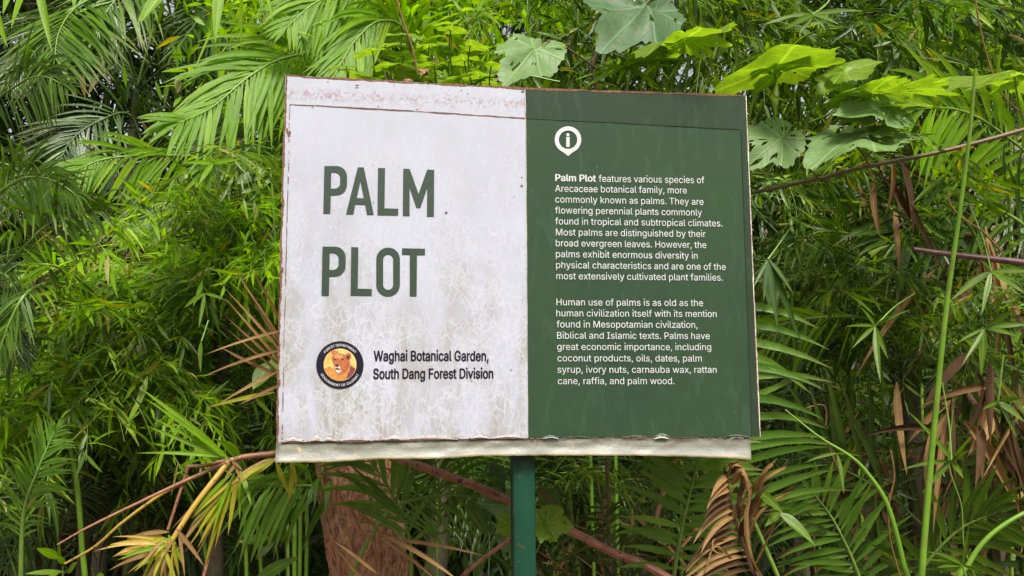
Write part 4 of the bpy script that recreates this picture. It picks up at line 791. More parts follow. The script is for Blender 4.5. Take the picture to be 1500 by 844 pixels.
def frond_mesh(name, pts, L, n=34, w=.022, ang=52, lift=.25, droop=.35, t0=.12, up=(0, 0, 1), r=.008, mats=('palm_mid', 'rachis'), seed=0, side=(1, 1), segs=4, jit=.06, prof='date', fold=.3, taper=.25, gap=0.0, sidevec=None, angtip=.45, origin=None):
    """a pinnate palm frond along a curve of world points"""
    rg = np.random.default_rng(seed)
    path = spline(pts, 60)
    T = nrm(np.gradient(path, axis=0))
    mb = MB()
    ln = np.concatenate([[0], np.cumsum(np.linalg.norm(np.diff(path, axis=0), axis=1))]); total = ln[-1]
    rr = path[::3] if (59 % 3 == 0) else path[::2]
    tube(mb, spline(pts, 22), r, r * .22, 6, 1)
    up = np.array(up, float)
    for sgn, on in ((1, side[0]), (-1, side[1])):
        if not on: continue
        t = t0 + (1 - t0) * (np.arange(n) + rg.random(n) * .5) / n
        if gap: t = t[rg.random(n) > gap]
        k = len(t); f = t * 59; i0 = np.clip(f.astype(int), 0, 58); fr = (f - i0)[:, None]
        base = path[i0] * (1 - fr) + path[i0 + 1] * fr
        tt = nrm(T[i0] * (1 - fr) + T[i0 + 1] * fr)
        sv = np.cross(tt, up) if sidevec is None else np.broadcast_to(np.array(sidevec, float), tt.shape)
        sv = nrm(sv - tt * np.sum(sv * tt, 1, keepdims=True)) * sgn
        uu = nrm(np.cross(sv * sgn, tt))
        a = np.radians(ang * (1 - angtip * t) + gauss(rg, jit * 90, k))[:, None]
        li = (lift + gauss(rg, jit, k))[:, None]
        d = np.cos(a) * tt + np.sin(a) * (sv * np.cos(li) + uu * np.sin(li))
        d = nrm(d + gauss(rg, jit, (k, 3)))
        u = (t - t0) / (1 - t0)
        if prof == 'date': pr = np.minimum(1, .55 + 1.6 * u) * (1 - (1 - taper) * np.clip((u - .35) / .65, 0, 1) ** 1.4)
        else: pr = .8 + .2 * u - (1 - taper) * np.clip((u - .6) / .4, 0, 1) ** 2
        leaves(mb, base, d, uu, L * pr * (1 + gauss(rg, .06, k)), w * (.55 + .45 * pr) * (1 + gauss(rg, .08, k)), droop * (1 + gauss(rg, .3, k)), fold, segs, .3, gauss(rg, jit * 2, k), rg)
    # tip leaflet
    leaves(mb, path[-1:], T[-1:], up, L * taper, w * .7, droop * .5, fold, segs)
    return mb.mesh(name)

def palm(loc, label, group=None, cat='palm', name='palm'):
    return empty(name, loc, label, cat, group)

def fr(parent, pts, L, **k):
    mats = k.get('mats', ('palm_mid', 'rachis'))
    me = frond_mesh('frond', pts, L, **k)
    return link('frond', me, parent, [M[mats[0]], M[mats[1]]])

def pp(seq):
    """[(px, py, depth), ...] -> world points"""
    return [P(*q) for q in seq]

# unit fronds for the palms of the back (base at origin, growing along +X and arching over)
def unit_fronds(mats, k=5, L=.42, n=36, seed=0, droop=.35, w=.024):
    out = []
    for i in range(k):
        rg = np.random.default_rng(seed + i)
        b = .15 + .5 * rg.random()
        pts = [(0, 0, 0), (.35, .03 * i, .42 + .1 * b), (.85, .05 * rg.normal(), .62 - .1 * b), (1.35, .08 * rg.normal(), .45 - .45 * b), (1.7, .12 * rg.normal(), .1 - .9 * b)]
        me = frond_mesh('frond', [Vector(p) for p in pts], L, n=n, w=w, ang=62, lift=.2, droop=droop, t0=.16, mats=mats, seed=seed + i, segs=4)
        me.materials.append(M[mats[0]]); me.materials.append(M[mats[1]])
        out.append(me)
    return out
UF = {'dark': unit_fronds(('palm_dark', 'rachis_dark'), seed=20), 'mid': unit_fronds(('palm_mid', 'rachis'), seed=40, L=.38), 'bright': unit_fronds(('palm_bright', 'rachis'), seed=60, L=.40, w=.026)}
def stem_part(parent, x, y, z0, z1, r=.06, mat='palm_stem'):
    mb = MB(); rg = np.random.default_rng(int(abs(x * 100)) + 3)
    tube(mb, [(x + .02 * math.sin(3 * t), y, z0 + (z1 - z0) * t) for t in np.linspace(0, 1, 14)], r * 1.15, r * .3, 10, 0, rng=rg, noise=.18, pw=6.0)
    return link('stem', mb.mesh('stem'), parent, [M[mat]])
def unit_palm(x, y, h, kind, n, size, label, seed, az0=0, az1=360, group=None, tilt=(-20, 45), name='palm'):
    rg = np.random.default_rng(seed)
    z = terrain_h(x, y)
    p = palm((x, y, z), label, group, name=name)
    stem_part(p, x, y, z - .15, z + h, .05 * size)
    for i in range(n):
        me = UF[kind][rg.integers(0, 5)]
        o = bpy.data.objects.new('frond', me); C.objects.link(o); o.parent = p
        o.location = (gauss(rg, .02), gauss(rg, .02), h - .03 * rg.random())
        a = az0 + (az1 - az0) * (i + .5 + .5 * gauss(rg, .5)) / n
        e = tilt[0] + (tilt[1] - tilt[0]) * rg.random()
        o.rotation_euler = Matrix.Rotation(R(a), 3, 'Z').__matmul__(Matrix.Rotation(R(-e), 3, 'Y')).__matmul__(Matrix.Rotation(R(gauss(rg, 12)), 3, 'X')).to_euler()
        s = size * (.85 + .3 * rg.random()); o.scale = (s, s, s)
    return p

# bamboo: unit branches with hanging leaf sprays
def branch_mesh(seed, mats, leaf=.21, w=.029, twigs=13, length=1.0, droopy=.45, per=7):
    rg = np.random.default_rng(seed); mb = MB()
    pts = [(0, 0, 0), (.3 * length, .02 * rg.normal(), .13 * (1 - droopy)), (.65 * length, .06 * rg.normal(), .05 - .25 * droopy), (length, .1 * rg.normal(), -.12 - .45 * droopy)]
    path = spline(pts, 30); T = nrm(np.gradient(path, axis=0))
    tube(mb, path[::3], .004, .0015, 5, 1)
    B = []; D = []; LL = []; UPV = []
    for i in range(twigs):
        t = .12 + .88 * (i + rg.random() * .6) / twigs; k = min(29, int(t * 29)); base = path[k]
        sgn = 1 if i % 2 else -1
        sv = np.cross(T[k], (0, 0, 1)); sv /= np.linalg.norm(sv)
        d = nrm(T[k] * .7 + sv * sgn * (.7 + .3 * rg.random()) + np.array([0, 0, gauss(rg, .35)]))
        tl = (.16 + .2 * rg.random()) * (1.1 - .5 * t)
        tw = np.array([base + d * tl * s + np.array([0, 0, -.5 * tl * s * s]) for s in np.linspace(0, 1, 6)])
        tube(mb, tw, .0018, .0008, 4, 1)
        for j in range(per):
            s = .2 + .8 * (j + rg.random() * .5) / per; kk = min(5, int(s * 5)); b2 = tw[kk] + (tw[min(5, kk + 1)] - tw[kk]) * (s * 5 - kk if kk < 5 else 0)
            td = nrm(tw[min(5, kk + 1)] - tw[max(0, kk - 1)])
            s2 = np.cross(td, (0, 0, 1)); s2 = s2 / max(1e-6, np.linalg.norm(s2)) * (1 if j % 2 else -1)
            dd = nrm(td * (.8 if j < per - 1 else 2) + s2 * (.6 + .3 * rg.random()) + np.array([0, 0, -.05 + gauss(rg, .55)]))
            B.append(b2); D.append(dd); LL.append(leaf * (.45 + .75 * rg.random())); UPV.append(nrm(np.array([gauss(rg, .6), gauss(rg, .6), 1.0])))
    LL = np.array(LL); n = len(B)
    leaves(mb, B, D, UPV, LL, w * LL / leaf * (.85 + .3 * rg.random(n)), .02 + .5 * rg.random(n) ** 1.5, .22, 4, .28, gauss(rg, .45, n), rg)
    me = mb.mesh('branch'); me.materials.append(M[mats[0]]); me.materials.append(M[mats[1]])
    return me
UB = {'mid': [branch_mesh(100 + i, ('bamboo', 'rachis')) for i in range(6)],
      'dark': [branch_mesh(120 + i, ('bamboo_dark', 'rachis_dark')) for i in range(5)],
      'lime': [branch_mesh(140 + i, ('bamboo_lime', 'rachis'), droopy=.3) for i in range(5)],
      'hang': [branch_mesh(160 + i, ('bamboo', 'rachis'), droopy=1.0, leaf=.27, w=.033) for i in range(5)]}
def bamboo(label, culms, kind, seed, group=None, size=.6, per=8, t_start=.3, rad=.009, face=None, spread=180, mat='green_stem', name='bamboo_clump', cat='bamboo'):
    """culms: lists of (px,py,d) points of each stem, root first; branches grow from the upper part"""
    rg = np.random.default_rng(seed)
    first = P(*culms[0][0]); x, y = first.x, first.y; z = terrain_h(x, y)
    p = empty(name, (x, y, z), label, cat, group)
    inv = Vector((x, y, z))
    for cl in culms:
        pts = pp(cl)
        g0 = Vector((pts[0].x * .8 + x * .2, pts[0].y * .8 + y * .2, 0)); g0.z = terrain_h(g0.x, g0.y) - .05
        if pts[0].z > g0.z + .3: pts = [g0] + pts
        path = spline(pts, 40)
        mb = MB(); tube(mb, path, rad, rad * .3, 7, 0, nodes=9)
        link('culm', mb.mesh('culm'), p, [M[mat]])
        T = nrm(np.gradient(path, axis=0))
        for i in range(per):
            t = t_start + (1 - t_start) * (i + rg.random()) / per; k = min(39, int(t * 39))
            kd = kind if isinstance(kind, str) else kind[rg.integers(0, len(kind))]
            me = UB[kd][rg.integers(0, len(UB[kd]))]
            o = bpy.data.objects.new('branch', me); C.objects.link(o); o.parent = p
            o.location = Vector(path[k]) - inv
            a = (face if face is not None else 0) + (rg.random() * 2 - 1) * spread
            o.rotation_euler = (R(gauss(rg, 10)), R(gauss(rg, 14) - 5), R(a))
            s = size * (.75 + .5 * rg.random()); o.scale = (s, s, s)
    return p

# lobed, insect-eaten leaves of the climbing vine
def lobed_mat(name, c1, c2, trans, rough=.42):
    mt, nd, lk = newmat(name)
    uv = nd.new('ShaderNodeUVMap'); sx = nd.new('ShaderNodeSeparateXYZ'); lk.new(uv.outputs[0], sx.inputs[0])
    tc = nd.new('ShaderNodeTexCoord'); oi = nd.new('ShaderNodeObjectInfo')
    nz = noise(nd, lk, tc.outputs['Object'], 30, 4, .6)
    col = mixc(nd, lk, mapr(nd, lk, nz, .3, .7), c1, c2)
    col = mixc(nd, lk, mathn(nd, lk, 'MULTIPLY', oi.outputs['Random'], .3), col, tuple(x * .6 for x in c1))
    n2 = noise(nd, lk, tc.outputs['Object'], 75, 3, .6)
    col = mixc(nd, lk, mapr(nd, lk, n2, .60, .68, 0, .8), col, (.20, .14, .05))
    # veins: u = angle from the petiole point / 360, v = radius
    best = None
    for a in (.5, .37, .63, .24, .76, .12, .88):
        d = mathn(nd, lk, 'MULTIPLY', mathn(nd, lk, 'ABSOLUTE', mathn(nd, lk, 'SUBTRACT', sx.outputs[0], a)), sx.outputs[1])
        best = d if best is None else mathn(nd, lk, 'MINIMUM', best, d)
    vein = mapr(nd, lk, best, .0012, .004, 1, 0)
    wv = mathn(nd, lk, 'SINE', mathn(nd, lk, 'ADD', mathn(nd, lk, 'MULTIPLY', sx.outputs[1], 46), mathn(nd, lk, 'MULTIPLY', best, -260)))
    v2 = mapr(nd, lk, wv, .93, 1.0, 0, .6)
    vv = mathn(nd, lk, 'MAXIMUM', vein, v2)
    col = mixc(nd, lk, mathn(nd, lk, 'MULTIPLY', vv, .35), col, tuple(min(1, x * 1.8 + .05) for x in c2))
    pb = nd.new('ShaderNodeBsdfPrincipled'); lk.new(col, pb.inputs['Base Color']); pb.inputs['Roughness'].default_value = rough
    bp = nd.new('ShaderNodeBump'); bp.inputs['Strength'].default_value = .5; bp.inputs['Distance'].default_value = .003
    lk.new(mathn(nd, lk, 'SUBTRACT', nz, vv), bp.inputs['Height']); lk.new(bp.outputs[0], pb.inputs['Normal'])
    tr = nd.new('ShaderNodeBsdfTranslucent'); hs = nd.new('ShaderNodeHueSaturation'); hs.inputs['Value'].default_value = 1.55
    lk.new(mixc(nd, lk, 1.0, col, (1, 1, .35), 'MULTIPLY'), hs.inputs['Color']); lk.new(hs.outputs[0], tr.inputs[0])
    mx = nd.new('ShaderNodeMixShader'); mx.inputs[0].default_value = trans
    lk.new(pb.outputs[0], mx.inputs[1]); lk.new(tr.outputs[0], mx.inputs[2])
    o = nd.new('ShaderNodeOutputMaterial'); lk.new(mx.outputs[0], o.inputs[0])
    return mt
M['lobed'] = lobed_mat('lobed_leaf', (.15, .27, .012), (.22, .34, .02), .5)
M['lobed_pale'] = lobed_mat('lobed_leaf_pale', (.10, .19, .05), (.17, .28, .10), .3, .55)
M['lobed_dark'] = lobed_mat('lobed_leaf_dark', (.045, .11, .035), (.08, .16, .06), .3, .55)

def lobed_leaf(parent, base, tip, face, mat='lobed', seed=0, wid=1.0, holes=.5, cup=.08, lobes=1.0, droop=.12, mat2=None):
    """heart shaped three-lobed blade from petiole point to tip; face = direction its upper side looks"""
    rg = np.random.default_rng(seed)
    base = Vector(base); tip = Vector(tip); ax = tip - base; Ln = ax.length; ax.normalize()
    n = Vector(face); n = (n - ax * n.dot(ax)).normalized(); sd_ = ax.cross(n)
    A = [0, 14, 30, 46, 62, 82, 104, 130, 155, 172, 180]
    Rr = [1.0, .85, .74 - .1 * rg.random(), .76, .70 + .12 * lobes * rg.random(), .62, .62, .56, .47, .27, .10]
    skew_ = rg.uniform(-.10, .10)
    Rr = [r * (1 if i in (0,) else (1 - .0 * lobes)) for i, r in enumerate(Rr)]
    nr, ns = 13, 84
    V = [base]; UV = [(.5, 0)]
    ph = rg.random(4) * 6
    ang = np.linspace(-180, 180, ns, endpoint=False)
    for j in range(1, nr + 1):
        q = j / nr
        for a in ang:
            rad = np.interp(abs(a), A, Rr) * (1 + skew_ * math.sin(R(a))) *  (1 + .035 * math.sin(a * .35 + ph[0]) + .03 * math.sin(a * .61 + ph[1]) * (q > .9) + (.02 * (rg.random() - .5) if j == nr else 0))
            x = Ln * q * rad * math.cos(R(a)); y = Ln * q * rad * math.sin(R(a)) * wid
            rel = math.hypot(x, y) / Ln
            z = .05 * Ln * math.sin(4 * rel + ph[1]) * math.sin(R(a) * 2 + ph[0]) - cup * Ln * math.cos(R(a) * 5.2) * rel * .5 - droop * Ln * rel ** 2 + .02 * Ln * math.sin(9 * x / Ln + ph[2]) * math.sin(8 * y / Ln + ph[3])
            V.append(base + ax * x + sd_ * y + n * z); UV.append(((a / 360 + .5), q * rad))
    F3 = [(0, 1 + k, 1 + (k + 1) % ns) for k in range(ns)]
    F4 = []
    kill = set()
    if holes:
        for _ in range(int(26 * holes)):
            k0 = rg.integers(0, ns); j0 = rg.integers(3, nr - 1); ln_ = rg.integers(1, 4); wd = rg.integers(1, 3)
            for a in range(ln_):
                for b in range(wd): kill.add((min(nr - 2, j0 + a), (k0 + b) % ns))
        for _ in range(int(5 * holes)):
            k0 = rg.integers(0, ns)
            for b in range(rg.integers(1, 3)): kill.add((nr - 2, (k0 + b) % ns)); kill.add((nr - 1, (k0 + b) % ns))
    for j in range(1, nr):
        for k in range(ns):
            if (j, k) in kill: continue
            a = 1 + (j - 1) * ns + k; b = 1 + (j - 1) * ns + (k + 1) % ns
            F4.append((a, a + ns, b + ns, b))
    mb = MB(); nv = len(V)
    mb.add(V, np.array(F3), UV); mb.f.append(np.array(F4)); mb.mi.append(np.zeros(len(F4), int))
    return link('leaf', mb.mesh('leaf'), parent, [M[mat]])

def stalk(parent, seq, r0, r1, mat, name='stalk', n=24, noise_=.1, seed=1, sides=8, nodes=0, world_pts=False):
    mb = MB(); rg = np.random.default_rng(seed)
    tube(mb, spline(seq if world_pts else pp(seq), n), r0, r1, sides, 0, rng=rg, noise=noise_, nodes=nodes)
    return link(name, mb.mesh(name), parent, [M[mat]])

def px2m(px, d): return px * d / FPX
def V3(x, y, z): return Vector((x, y, z))
UPW = V3(0, 0, 1)
CV = -FWD       # direction towards the viewer's side


# ------------------------------------------------------------------ the far mass of leaves
def far_foliage():
    rg = np.random.default_rng(5); mb = MB()
    N = 150000
    px = rg.uniform(-800, 2300, N); py = rg.uniform(-260, 1050, N); d = rg.uniform(6.0, 9.5, N)
    # clumps
    ph = rg.random(8) * 6
    dens = .5 + .5 * np.sin(px / 90 + ph[0] + np.sin(py / 70)) * np.sin(py / 80 + ph[1])
    keep = rg.random(N) < (.45 + .55 * dens)
    # thin towards the top, where sky glitters through
    top = np.clip((95 - py) / 120, 0, 1)
    gapz = np.exp(-((px - 265) / 90) ** 2) * .9 + np.exp(-((px - 600) / 60) ** 2) * .4 + np.exp(-((px - 420) / 70) ** 2) * .6 + np.exp(-((px - 110) / 40) ** 2) * .5
    keep &= rg.random(N) > top * np.clip(gapz, 0, .8)
    px, py, d = px[keep], py[keep], d[keep]; n = len(px)
    B = np.array(CAM) + (np.array(FWD) + np.array(RIGHT) * ((px - 750) / FPX)[:, None] + np.array(UP) * ((422 - py) / FPX)[:, None]) * d[:, None]
    ok = np.array([b[2] > terrain_h(b[0], b[1]) - .1 for b in B]); B = B[ok]; n = len(B)
    D = rg.normal(0, 1, (n, 3)); D[:, 2] = D[:, 2] * .5 - .5
    U = nrm(rg.normal(0, .6, (n, 3)) + np.array([0, -.3, 1.0]))
    L = rg.uniform(.12, .30, n)
    leaves(mb, B, D, U, L, L * rg.uniform(.10, .22, n), rg.uniform(.1, .6, n), .2, 3, .35, 0, rg)
    o = link('foliage', mb.mesh('foliage'), None, [M['far_leaf']])
    tag(o, 'distant mass of small green leaves closing the view behind all the palms', 'foliage', None, 'stuff')
far_foliage()
def overhead_tree(x, y, h, rx, ry, rz, n, label, seed, mat='far_leaf'):
    rg = np.random.default_rng(seed)
    t = empty('tree', (x, y, terrain_h(x, y)), label, 'tree', 'tall trees shading the palms')
    mb = MB(); z0 = terrain_h(x, y)
    tube(mb, [(x + .1 * math.sin(z_), y + .08 * math.cos(1.3 * z_), z0 - .2 + (h - z0) * q) for q in np.linspace(0, 1, 20) for z_ in [q * 5]], .17, .09, 16, 0, rng=rg, noise=.1)
    for k in range(7):
        a = rg.random() * 6.28; e = (x + rx * .6 * math.cos(a), y + ry * .6 * math.sin(a), h + rz * rg.uniform(-.2, .6))
        tube(mb, spline([(x, y, h * .72), (x + rx * .2 * math.cos(a), y + ry * .2 * math.sin(a), h * .88), e], 12), .05, .012, 8, 0)
    link('trunk', mb.mesh('trunk'), t, [M['vine_stem']])
    cc = rg.normal(0, .42, (60, 3)) * np.array([rx, ry, rz]) + np.array([x, y, h + rz * .3])
    B = cc[rg.integers(0, 60, n)] + rg.normal(0, .30, (n, 3))
    mb = MB(); L = rg.uniform(.12, .26, n)
    leaves(mb, B, rg.normal(0, 1, (n, 3)) + np.array([0, 0, -.3]), rg.normal(0, .4, (n, 3)) + np.array([0, 0, 1]), L, L * .34, .2, .15, 3, .4, 0, rg)
    link('crown', mb.mesh('crown'), t, [M[mat]])
overhead_tree(-2.6, 4.6, 5.6, 2.2, 2.2, .9, 16000, 'tall tree with dark crown shading the palms in the upper left corner', 61)
overhead_tree(1.4, 5.6, 6.4, 2.4, 2.2, .9, 15000, 'tall tree with spreading crown rising behind the middle of the board', 62)
overhead_tree(4.6, 5.2, 6.0, 2.2, 2.2, .9, 14000, 'tall tree with dark crown behind the bamboo in the upper right corner', 63)

# ------------------------------------------------------------------ dark palms, upper left
DK = ('palm_dark', 'rachis_dark'); MD = ('palm_mid', 'rachis'); BR = ('palm_bright', 'rachis')
p = palm(P(150, 1150, 5.2) * V3(1, 1, 0) if False else V3(P(150, 500, 5.2).x, P(150, 500, 5.2).y, 0), 'tall dark palm with fringed fronds arching into the upper left corner')
cx_ = P(185, 60, 5.6)
stalk(p, [V3(p.location.x, p.location.y, -.1), V3(cx_.x, cx_.y, 1.8), P(200, 130, 5.6)], .07, .018, 'palm_stem', 'stem', world_pts=True, noise_=.2)
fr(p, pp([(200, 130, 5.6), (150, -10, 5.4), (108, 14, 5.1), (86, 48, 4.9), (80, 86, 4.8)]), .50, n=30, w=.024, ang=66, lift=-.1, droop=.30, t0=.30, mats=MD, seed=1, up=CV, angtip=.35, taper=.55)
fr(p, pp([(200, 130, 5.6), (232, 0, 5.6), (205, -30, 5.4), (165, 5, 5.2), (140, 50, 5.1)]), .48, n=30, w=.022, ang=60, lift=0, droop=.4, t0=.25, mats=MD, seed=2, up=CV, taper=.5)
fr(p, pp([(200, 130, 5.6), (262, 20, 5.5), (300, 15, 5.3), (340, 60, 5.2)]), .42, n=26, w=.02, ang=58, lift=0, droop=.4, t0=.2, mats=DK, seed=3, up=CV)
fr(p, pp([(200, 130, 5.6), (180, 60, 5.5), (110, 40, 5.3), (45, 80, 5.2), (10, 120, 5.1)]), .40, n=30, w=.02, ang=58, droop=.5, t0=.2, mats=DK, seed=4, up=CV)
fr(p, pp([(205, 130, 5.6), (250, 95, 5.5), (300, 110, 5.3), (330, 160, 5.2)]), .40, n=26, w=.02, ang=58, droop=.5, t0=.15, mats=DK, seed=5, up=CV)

p = palm(V3(P(20, 300, 4.6).x - .3, P(20, 300, 4.6).y, 0), 'palm at the left edge with pale ribbed fronds hanging over the dark hollow')
c0 = P(-60, 300, 4.6)
stalk(p, [p.location, V3(c0.x, c0.y, 1.0), c0], .07, .018, 'palm_stem', 'stem', world_pts=True, noise_=.2)
fr(p, pp([(-60, 300, 4.6), (-20, 170, 4.5), (25, 125, 4.3), (62, 112, 4.2), (100, 128, 4.1)]), .33, n=34, w=.018, ang=62, lift=0, droop=.5, t0=.3, mats=MD, seed=6, up=CV)
fr(p, pp([(-60, 300, 4.6), (-10, 240, 4.3), (45, 262, 4.1), (90, 300, 4.0)]), .26, n=34, w=.015, ang=60, droop=.55, t0=.2, mats=MD, seed=7, up=CV)
fr(p, pp([(-60, 300, 4.6), (-60, 460, 3.6), (20, 378, 2.95), (80, 322, 2.85), (150, 302, 2.85)]), .24, n=40, w=.013, ang=66, lift=0, droop=.75, t0=.35, mats=MD, seed=8, up=CV)
fr(p, pp([(-60, 300, 4.6), (-70, 430, 3.6), (0, 400, 2.95), (40, 455, 2.85)]), .21, n=30, w=.012, ang=60, droop=.6, t0=.3, mats=MD, seed=9, up=CV)

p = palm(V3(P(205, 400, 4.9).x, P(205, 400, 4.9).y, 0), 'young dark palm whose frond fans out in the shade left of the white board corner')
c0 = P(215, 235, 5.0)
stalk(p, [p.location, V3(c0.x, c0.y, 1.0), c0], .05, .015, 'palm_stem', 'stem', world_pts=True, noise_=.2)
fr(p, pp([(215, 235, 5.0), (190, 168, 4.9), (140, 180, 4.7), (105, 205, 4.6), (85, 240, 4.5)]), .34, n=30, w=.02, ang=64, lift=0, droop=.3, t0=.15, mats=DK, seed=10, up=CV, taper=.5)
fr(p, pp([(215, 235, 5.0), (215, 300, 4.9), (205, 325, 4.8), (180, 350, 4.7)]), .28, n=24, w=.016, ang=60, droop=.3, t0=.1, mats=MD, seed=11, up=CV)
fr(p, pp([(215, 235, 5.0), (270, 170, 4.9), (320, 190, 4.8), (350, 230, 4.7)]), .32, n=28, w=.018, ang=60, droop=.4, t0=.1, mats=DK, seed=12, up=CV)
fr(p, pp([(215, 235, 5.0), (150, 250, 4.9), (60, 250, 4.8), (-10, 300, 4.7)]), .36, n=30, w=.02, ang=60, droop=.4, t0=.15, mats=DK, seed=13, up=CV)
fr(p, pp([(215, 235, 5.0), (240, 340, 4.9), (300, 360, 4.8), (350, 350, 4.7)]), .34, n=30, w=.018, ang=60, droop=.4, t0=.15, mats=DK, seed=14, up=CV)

# bright frond sweeping out from behind the white board
p = palm(V3(P(560, 300, 4.0).x, P(560, 300, 4.0).y, 0), 'sunlit palm with a bright yellow green frond beyond the top left corner of the board', name='palm')
c0 = P(640, 230, 3.9)
stalk(p, [p.location, V3(c0.x, c0.y, 1.0), c0], .07, .018, 'palm_stem', 'stem', world_pts=True, noise_=.2)
fr(p, pp([(640, 230, 3.9), (560, 95, 3.8), (490, 78, 3.7), (420, 84, 3.6), (365, 112, 3.5), (310, 158, 3.4), (262, 180, 3.3)]), .38, n=46, w=.022, ang=56, lift=.0, droop=.38, t0=.20, mats=BR, seed=15, up=CV, taper=.4)
fr(p, pp([(640, 230, 3.9), (590, 40, 3.8), (540, -10, 3.7), (470, 0, 3.6), (420, 40, 3.5)]), .36, n=38, w=.02, ang=58, lift=.0, droop=.5, t0=.25, mats=BR, seed=16, up=CV)
fr(p, pp([(640, 230, 3.9), (600, 60, 3.8), (560, 30, 3.7), (520, 60, 3.6), (490, 110, 3.5)]), .34, n=36, w=.02, ang=50, lift=.0, droop=.6, t0=.2, mats=BR, seed=17, up=CV)
fr(p, pp([(640, 230, 3.9), (480, 200, 3.8), (400, 190, 3.7), (340, 215, 3.6), (300, 250, 3.5)]), .30, n=34, w=.016, ang=52, lift=.0, droop=.5, t0=.2, mats=MD, seed=18, up=CV)

p = palm(V3(P(330, 300, 3.9).x, P(330, 300, 3.9).y, 0), 'low palm with a bright frond drooping leftwards over the dark hollow')
c0 = P(330, 330, 3.9)
stalk(p, [p.location, c0], .035, .03, 'palm_stem', 'stem', world_pts=True, noise_=.2)
fr(p, pp([(330, 330, 3.9), (300, 240, 3.8), (240, 228, 3.7), (160, 232, 3.6), (108, 250, 3.5)]), .24, n=32, w=.015, ang=50, lift=0, droop=.5, t0=.3, mats=BR, seed=19, up=CV)
fr(p, pp([(330, 330, 3.9), (290, 290, 3.8), (240, 300, 3.7), (200, 330, 3.6)]), .22, n=26, w=.014, ang=50, lift=0, droop=.5, t0=.2, mats=MD, seed=20, up=CV)

p = palm(V3(P(135, 430, 3.9).x, P(135, 430, 3.9).y, 0), 'small palm with one upright comb of bright leaflets above the bamboo at left')
c0 = P(150, 440, 4.0)
stalk(p, [p.location, c0], .03, .025, 'palm_stem', 'stem', world_pts=True, noise_=.2)
fr(p, pp([(150, 440, 3.9), (118, 412, 3.1), (80, 390, 2.8), (42, 387, 2.8)]), .15, n=24, w=.0105, ang=66, lift=0, droop=.15, t0=.1, mats=BR, seed=21, up=CV)
fr(p, pp([(150, 440, 3.9), (95, 415, 3.1), (45, 425, 2.8), (15, 470, 2.75), (-5, 530, 2.75)]), .16, n=34, w=.010, ang=58, lift=0, droop=.5, t0=.1, mats=MD, seed=22, up=CV)

p = palm(V3(P(-90, 470, 3.0).x, P(-90, 470, 3.0).y, 0), 'near palm leaning in from the left edge with two narrow drooping fronds')
stalk(p, [p.location, P(-90, 480, 3.0)], .03, .012, 'palm_stem', 'stem', world_pts=True, noise_=.2)
fr(p, pp([(-90, 480, 3.0), (-40, 330, 2.95), (20, 268, 2.9), (70, 262, 2.85), (120, 290, 2.8)]), .21, n=40, w=.012, ang=62, lift=0, droop=.6, t0=.3, mats=MD, seed=401, up=CV)
fr(p, pp([(-90, 480, 3.0), (-50, 440, 2.95), (0, 470, 2.9), (35, 530, 2.85)]), .19, n=34, w=.011, ang=60, lift=0, droop=.5, t0=.25, mats=DK, seed=402, up=CV)

# ------------------------------------------------------------------ palms low on the left
p = palm(V3(P(60, 800, 4.0).x, P(60, 800, 4.0).y, 0), 'low palm in the lower left corner, its narrow frond lit pale against the dark')
c0 = P(40, 830, 4.0)
fr(p, pp([(30, 900, 2.8), (34, 760, 2.75), (55, 690, 2.7), (82, 628, 2.7)]), .15, n=34, w=.010, ang=48, lift=0, droop=.3, t0=.25, mats=('palm_gloss', 'rachis'), seed=23, up=CV)
fr(p, pp([(40, 900, 4.0), (80, 800, 3.9), (105, 740, 3.8), (150, 700, 3.7)]), .24, n=30, w=.013, ang=52, lift=0, droop=.4, t0=.25, mats=DK, seed=24, up=CV)
fr(p, pp([(40, 900, 4.0), (10, 800, 4.0), (-20, 740, 3.9), (-60, 700, 3.8)]), .24, n=30, w=.013, ang=52, lift=0, droop=.4, t0=.2, mats=MD, seed=25, up=CV)
p = palm(V3(P(230, 800, 3.9).x, P(230, 800, 3.9).y, 0), 'dark young palm spreading under the bent brown stalks at lower left')
for i, (a, b) in enumerate([((150, 690), (90, 660)), ((250, 660), (300, 610)), ((200, 700), (150, 770)), ((300, 740), (370, 720)), ((190, 640), (180, 590)), ((270, 790), (330, 830))]):
    fr(p, pp([(230, 880, 4.0), ((230 + a[0]) / 2, 780, 3.95), (*a, 3.9), (*b, 3.8)]), .27, n=30, w=.014, ang=56, droop=.4, t0=.35, mats=DK, seed=30 + i, up=CV)
p = palm(V3(P(470, 900, 3.0).x, P(470, 900, 3.0).y, 0), 'green palm frond held level left of the flaky trunk, long leaflets hanging straight down')
fr(p, pp([(560, 960, 3.3), (520, 760, 3.15), (470, 716, 3.05), (420, 712, 3.0), (372, 716, 2.95)]), .26, n=17, w=.020, ang=72, lift=0, droop=.8, t0=.40, mats=('palm_gloss', 'rachis'), seed=36, up=CV, side=(1, 1), prof='x', taper=.5)
fr(p, pp([(560, 960, 3.4), (540, 800, 3.3), (500, 690, 3.2), (440, 650, 3.1), (390, 640, 3.0)]), .24, n=22, w=.018, ang=66, lift=0, droop=.8, t0=.35, mats=('palm_mid', 'rachis'), seed=37, up=CV)
p = palm(V3(P(640, 900, 2.9).x, P(640, 900, 2.9).y, 0), 'slender palm frond curving to the right below the board, between trunk and post')
fr(p, pp([(490, 900, 2.8), (535, 800, 2.8), (575, 745, 2.8), (640, 726, 2.85), (700, 728, 2.9), (750, 734, 2.95)]), .21, n=26, w=.010, ang=60, lift=0, droop=.4, t0=.30, mats=('palm_gloss', 'rachis'), seed=38, up=CV, side=(1, 1))
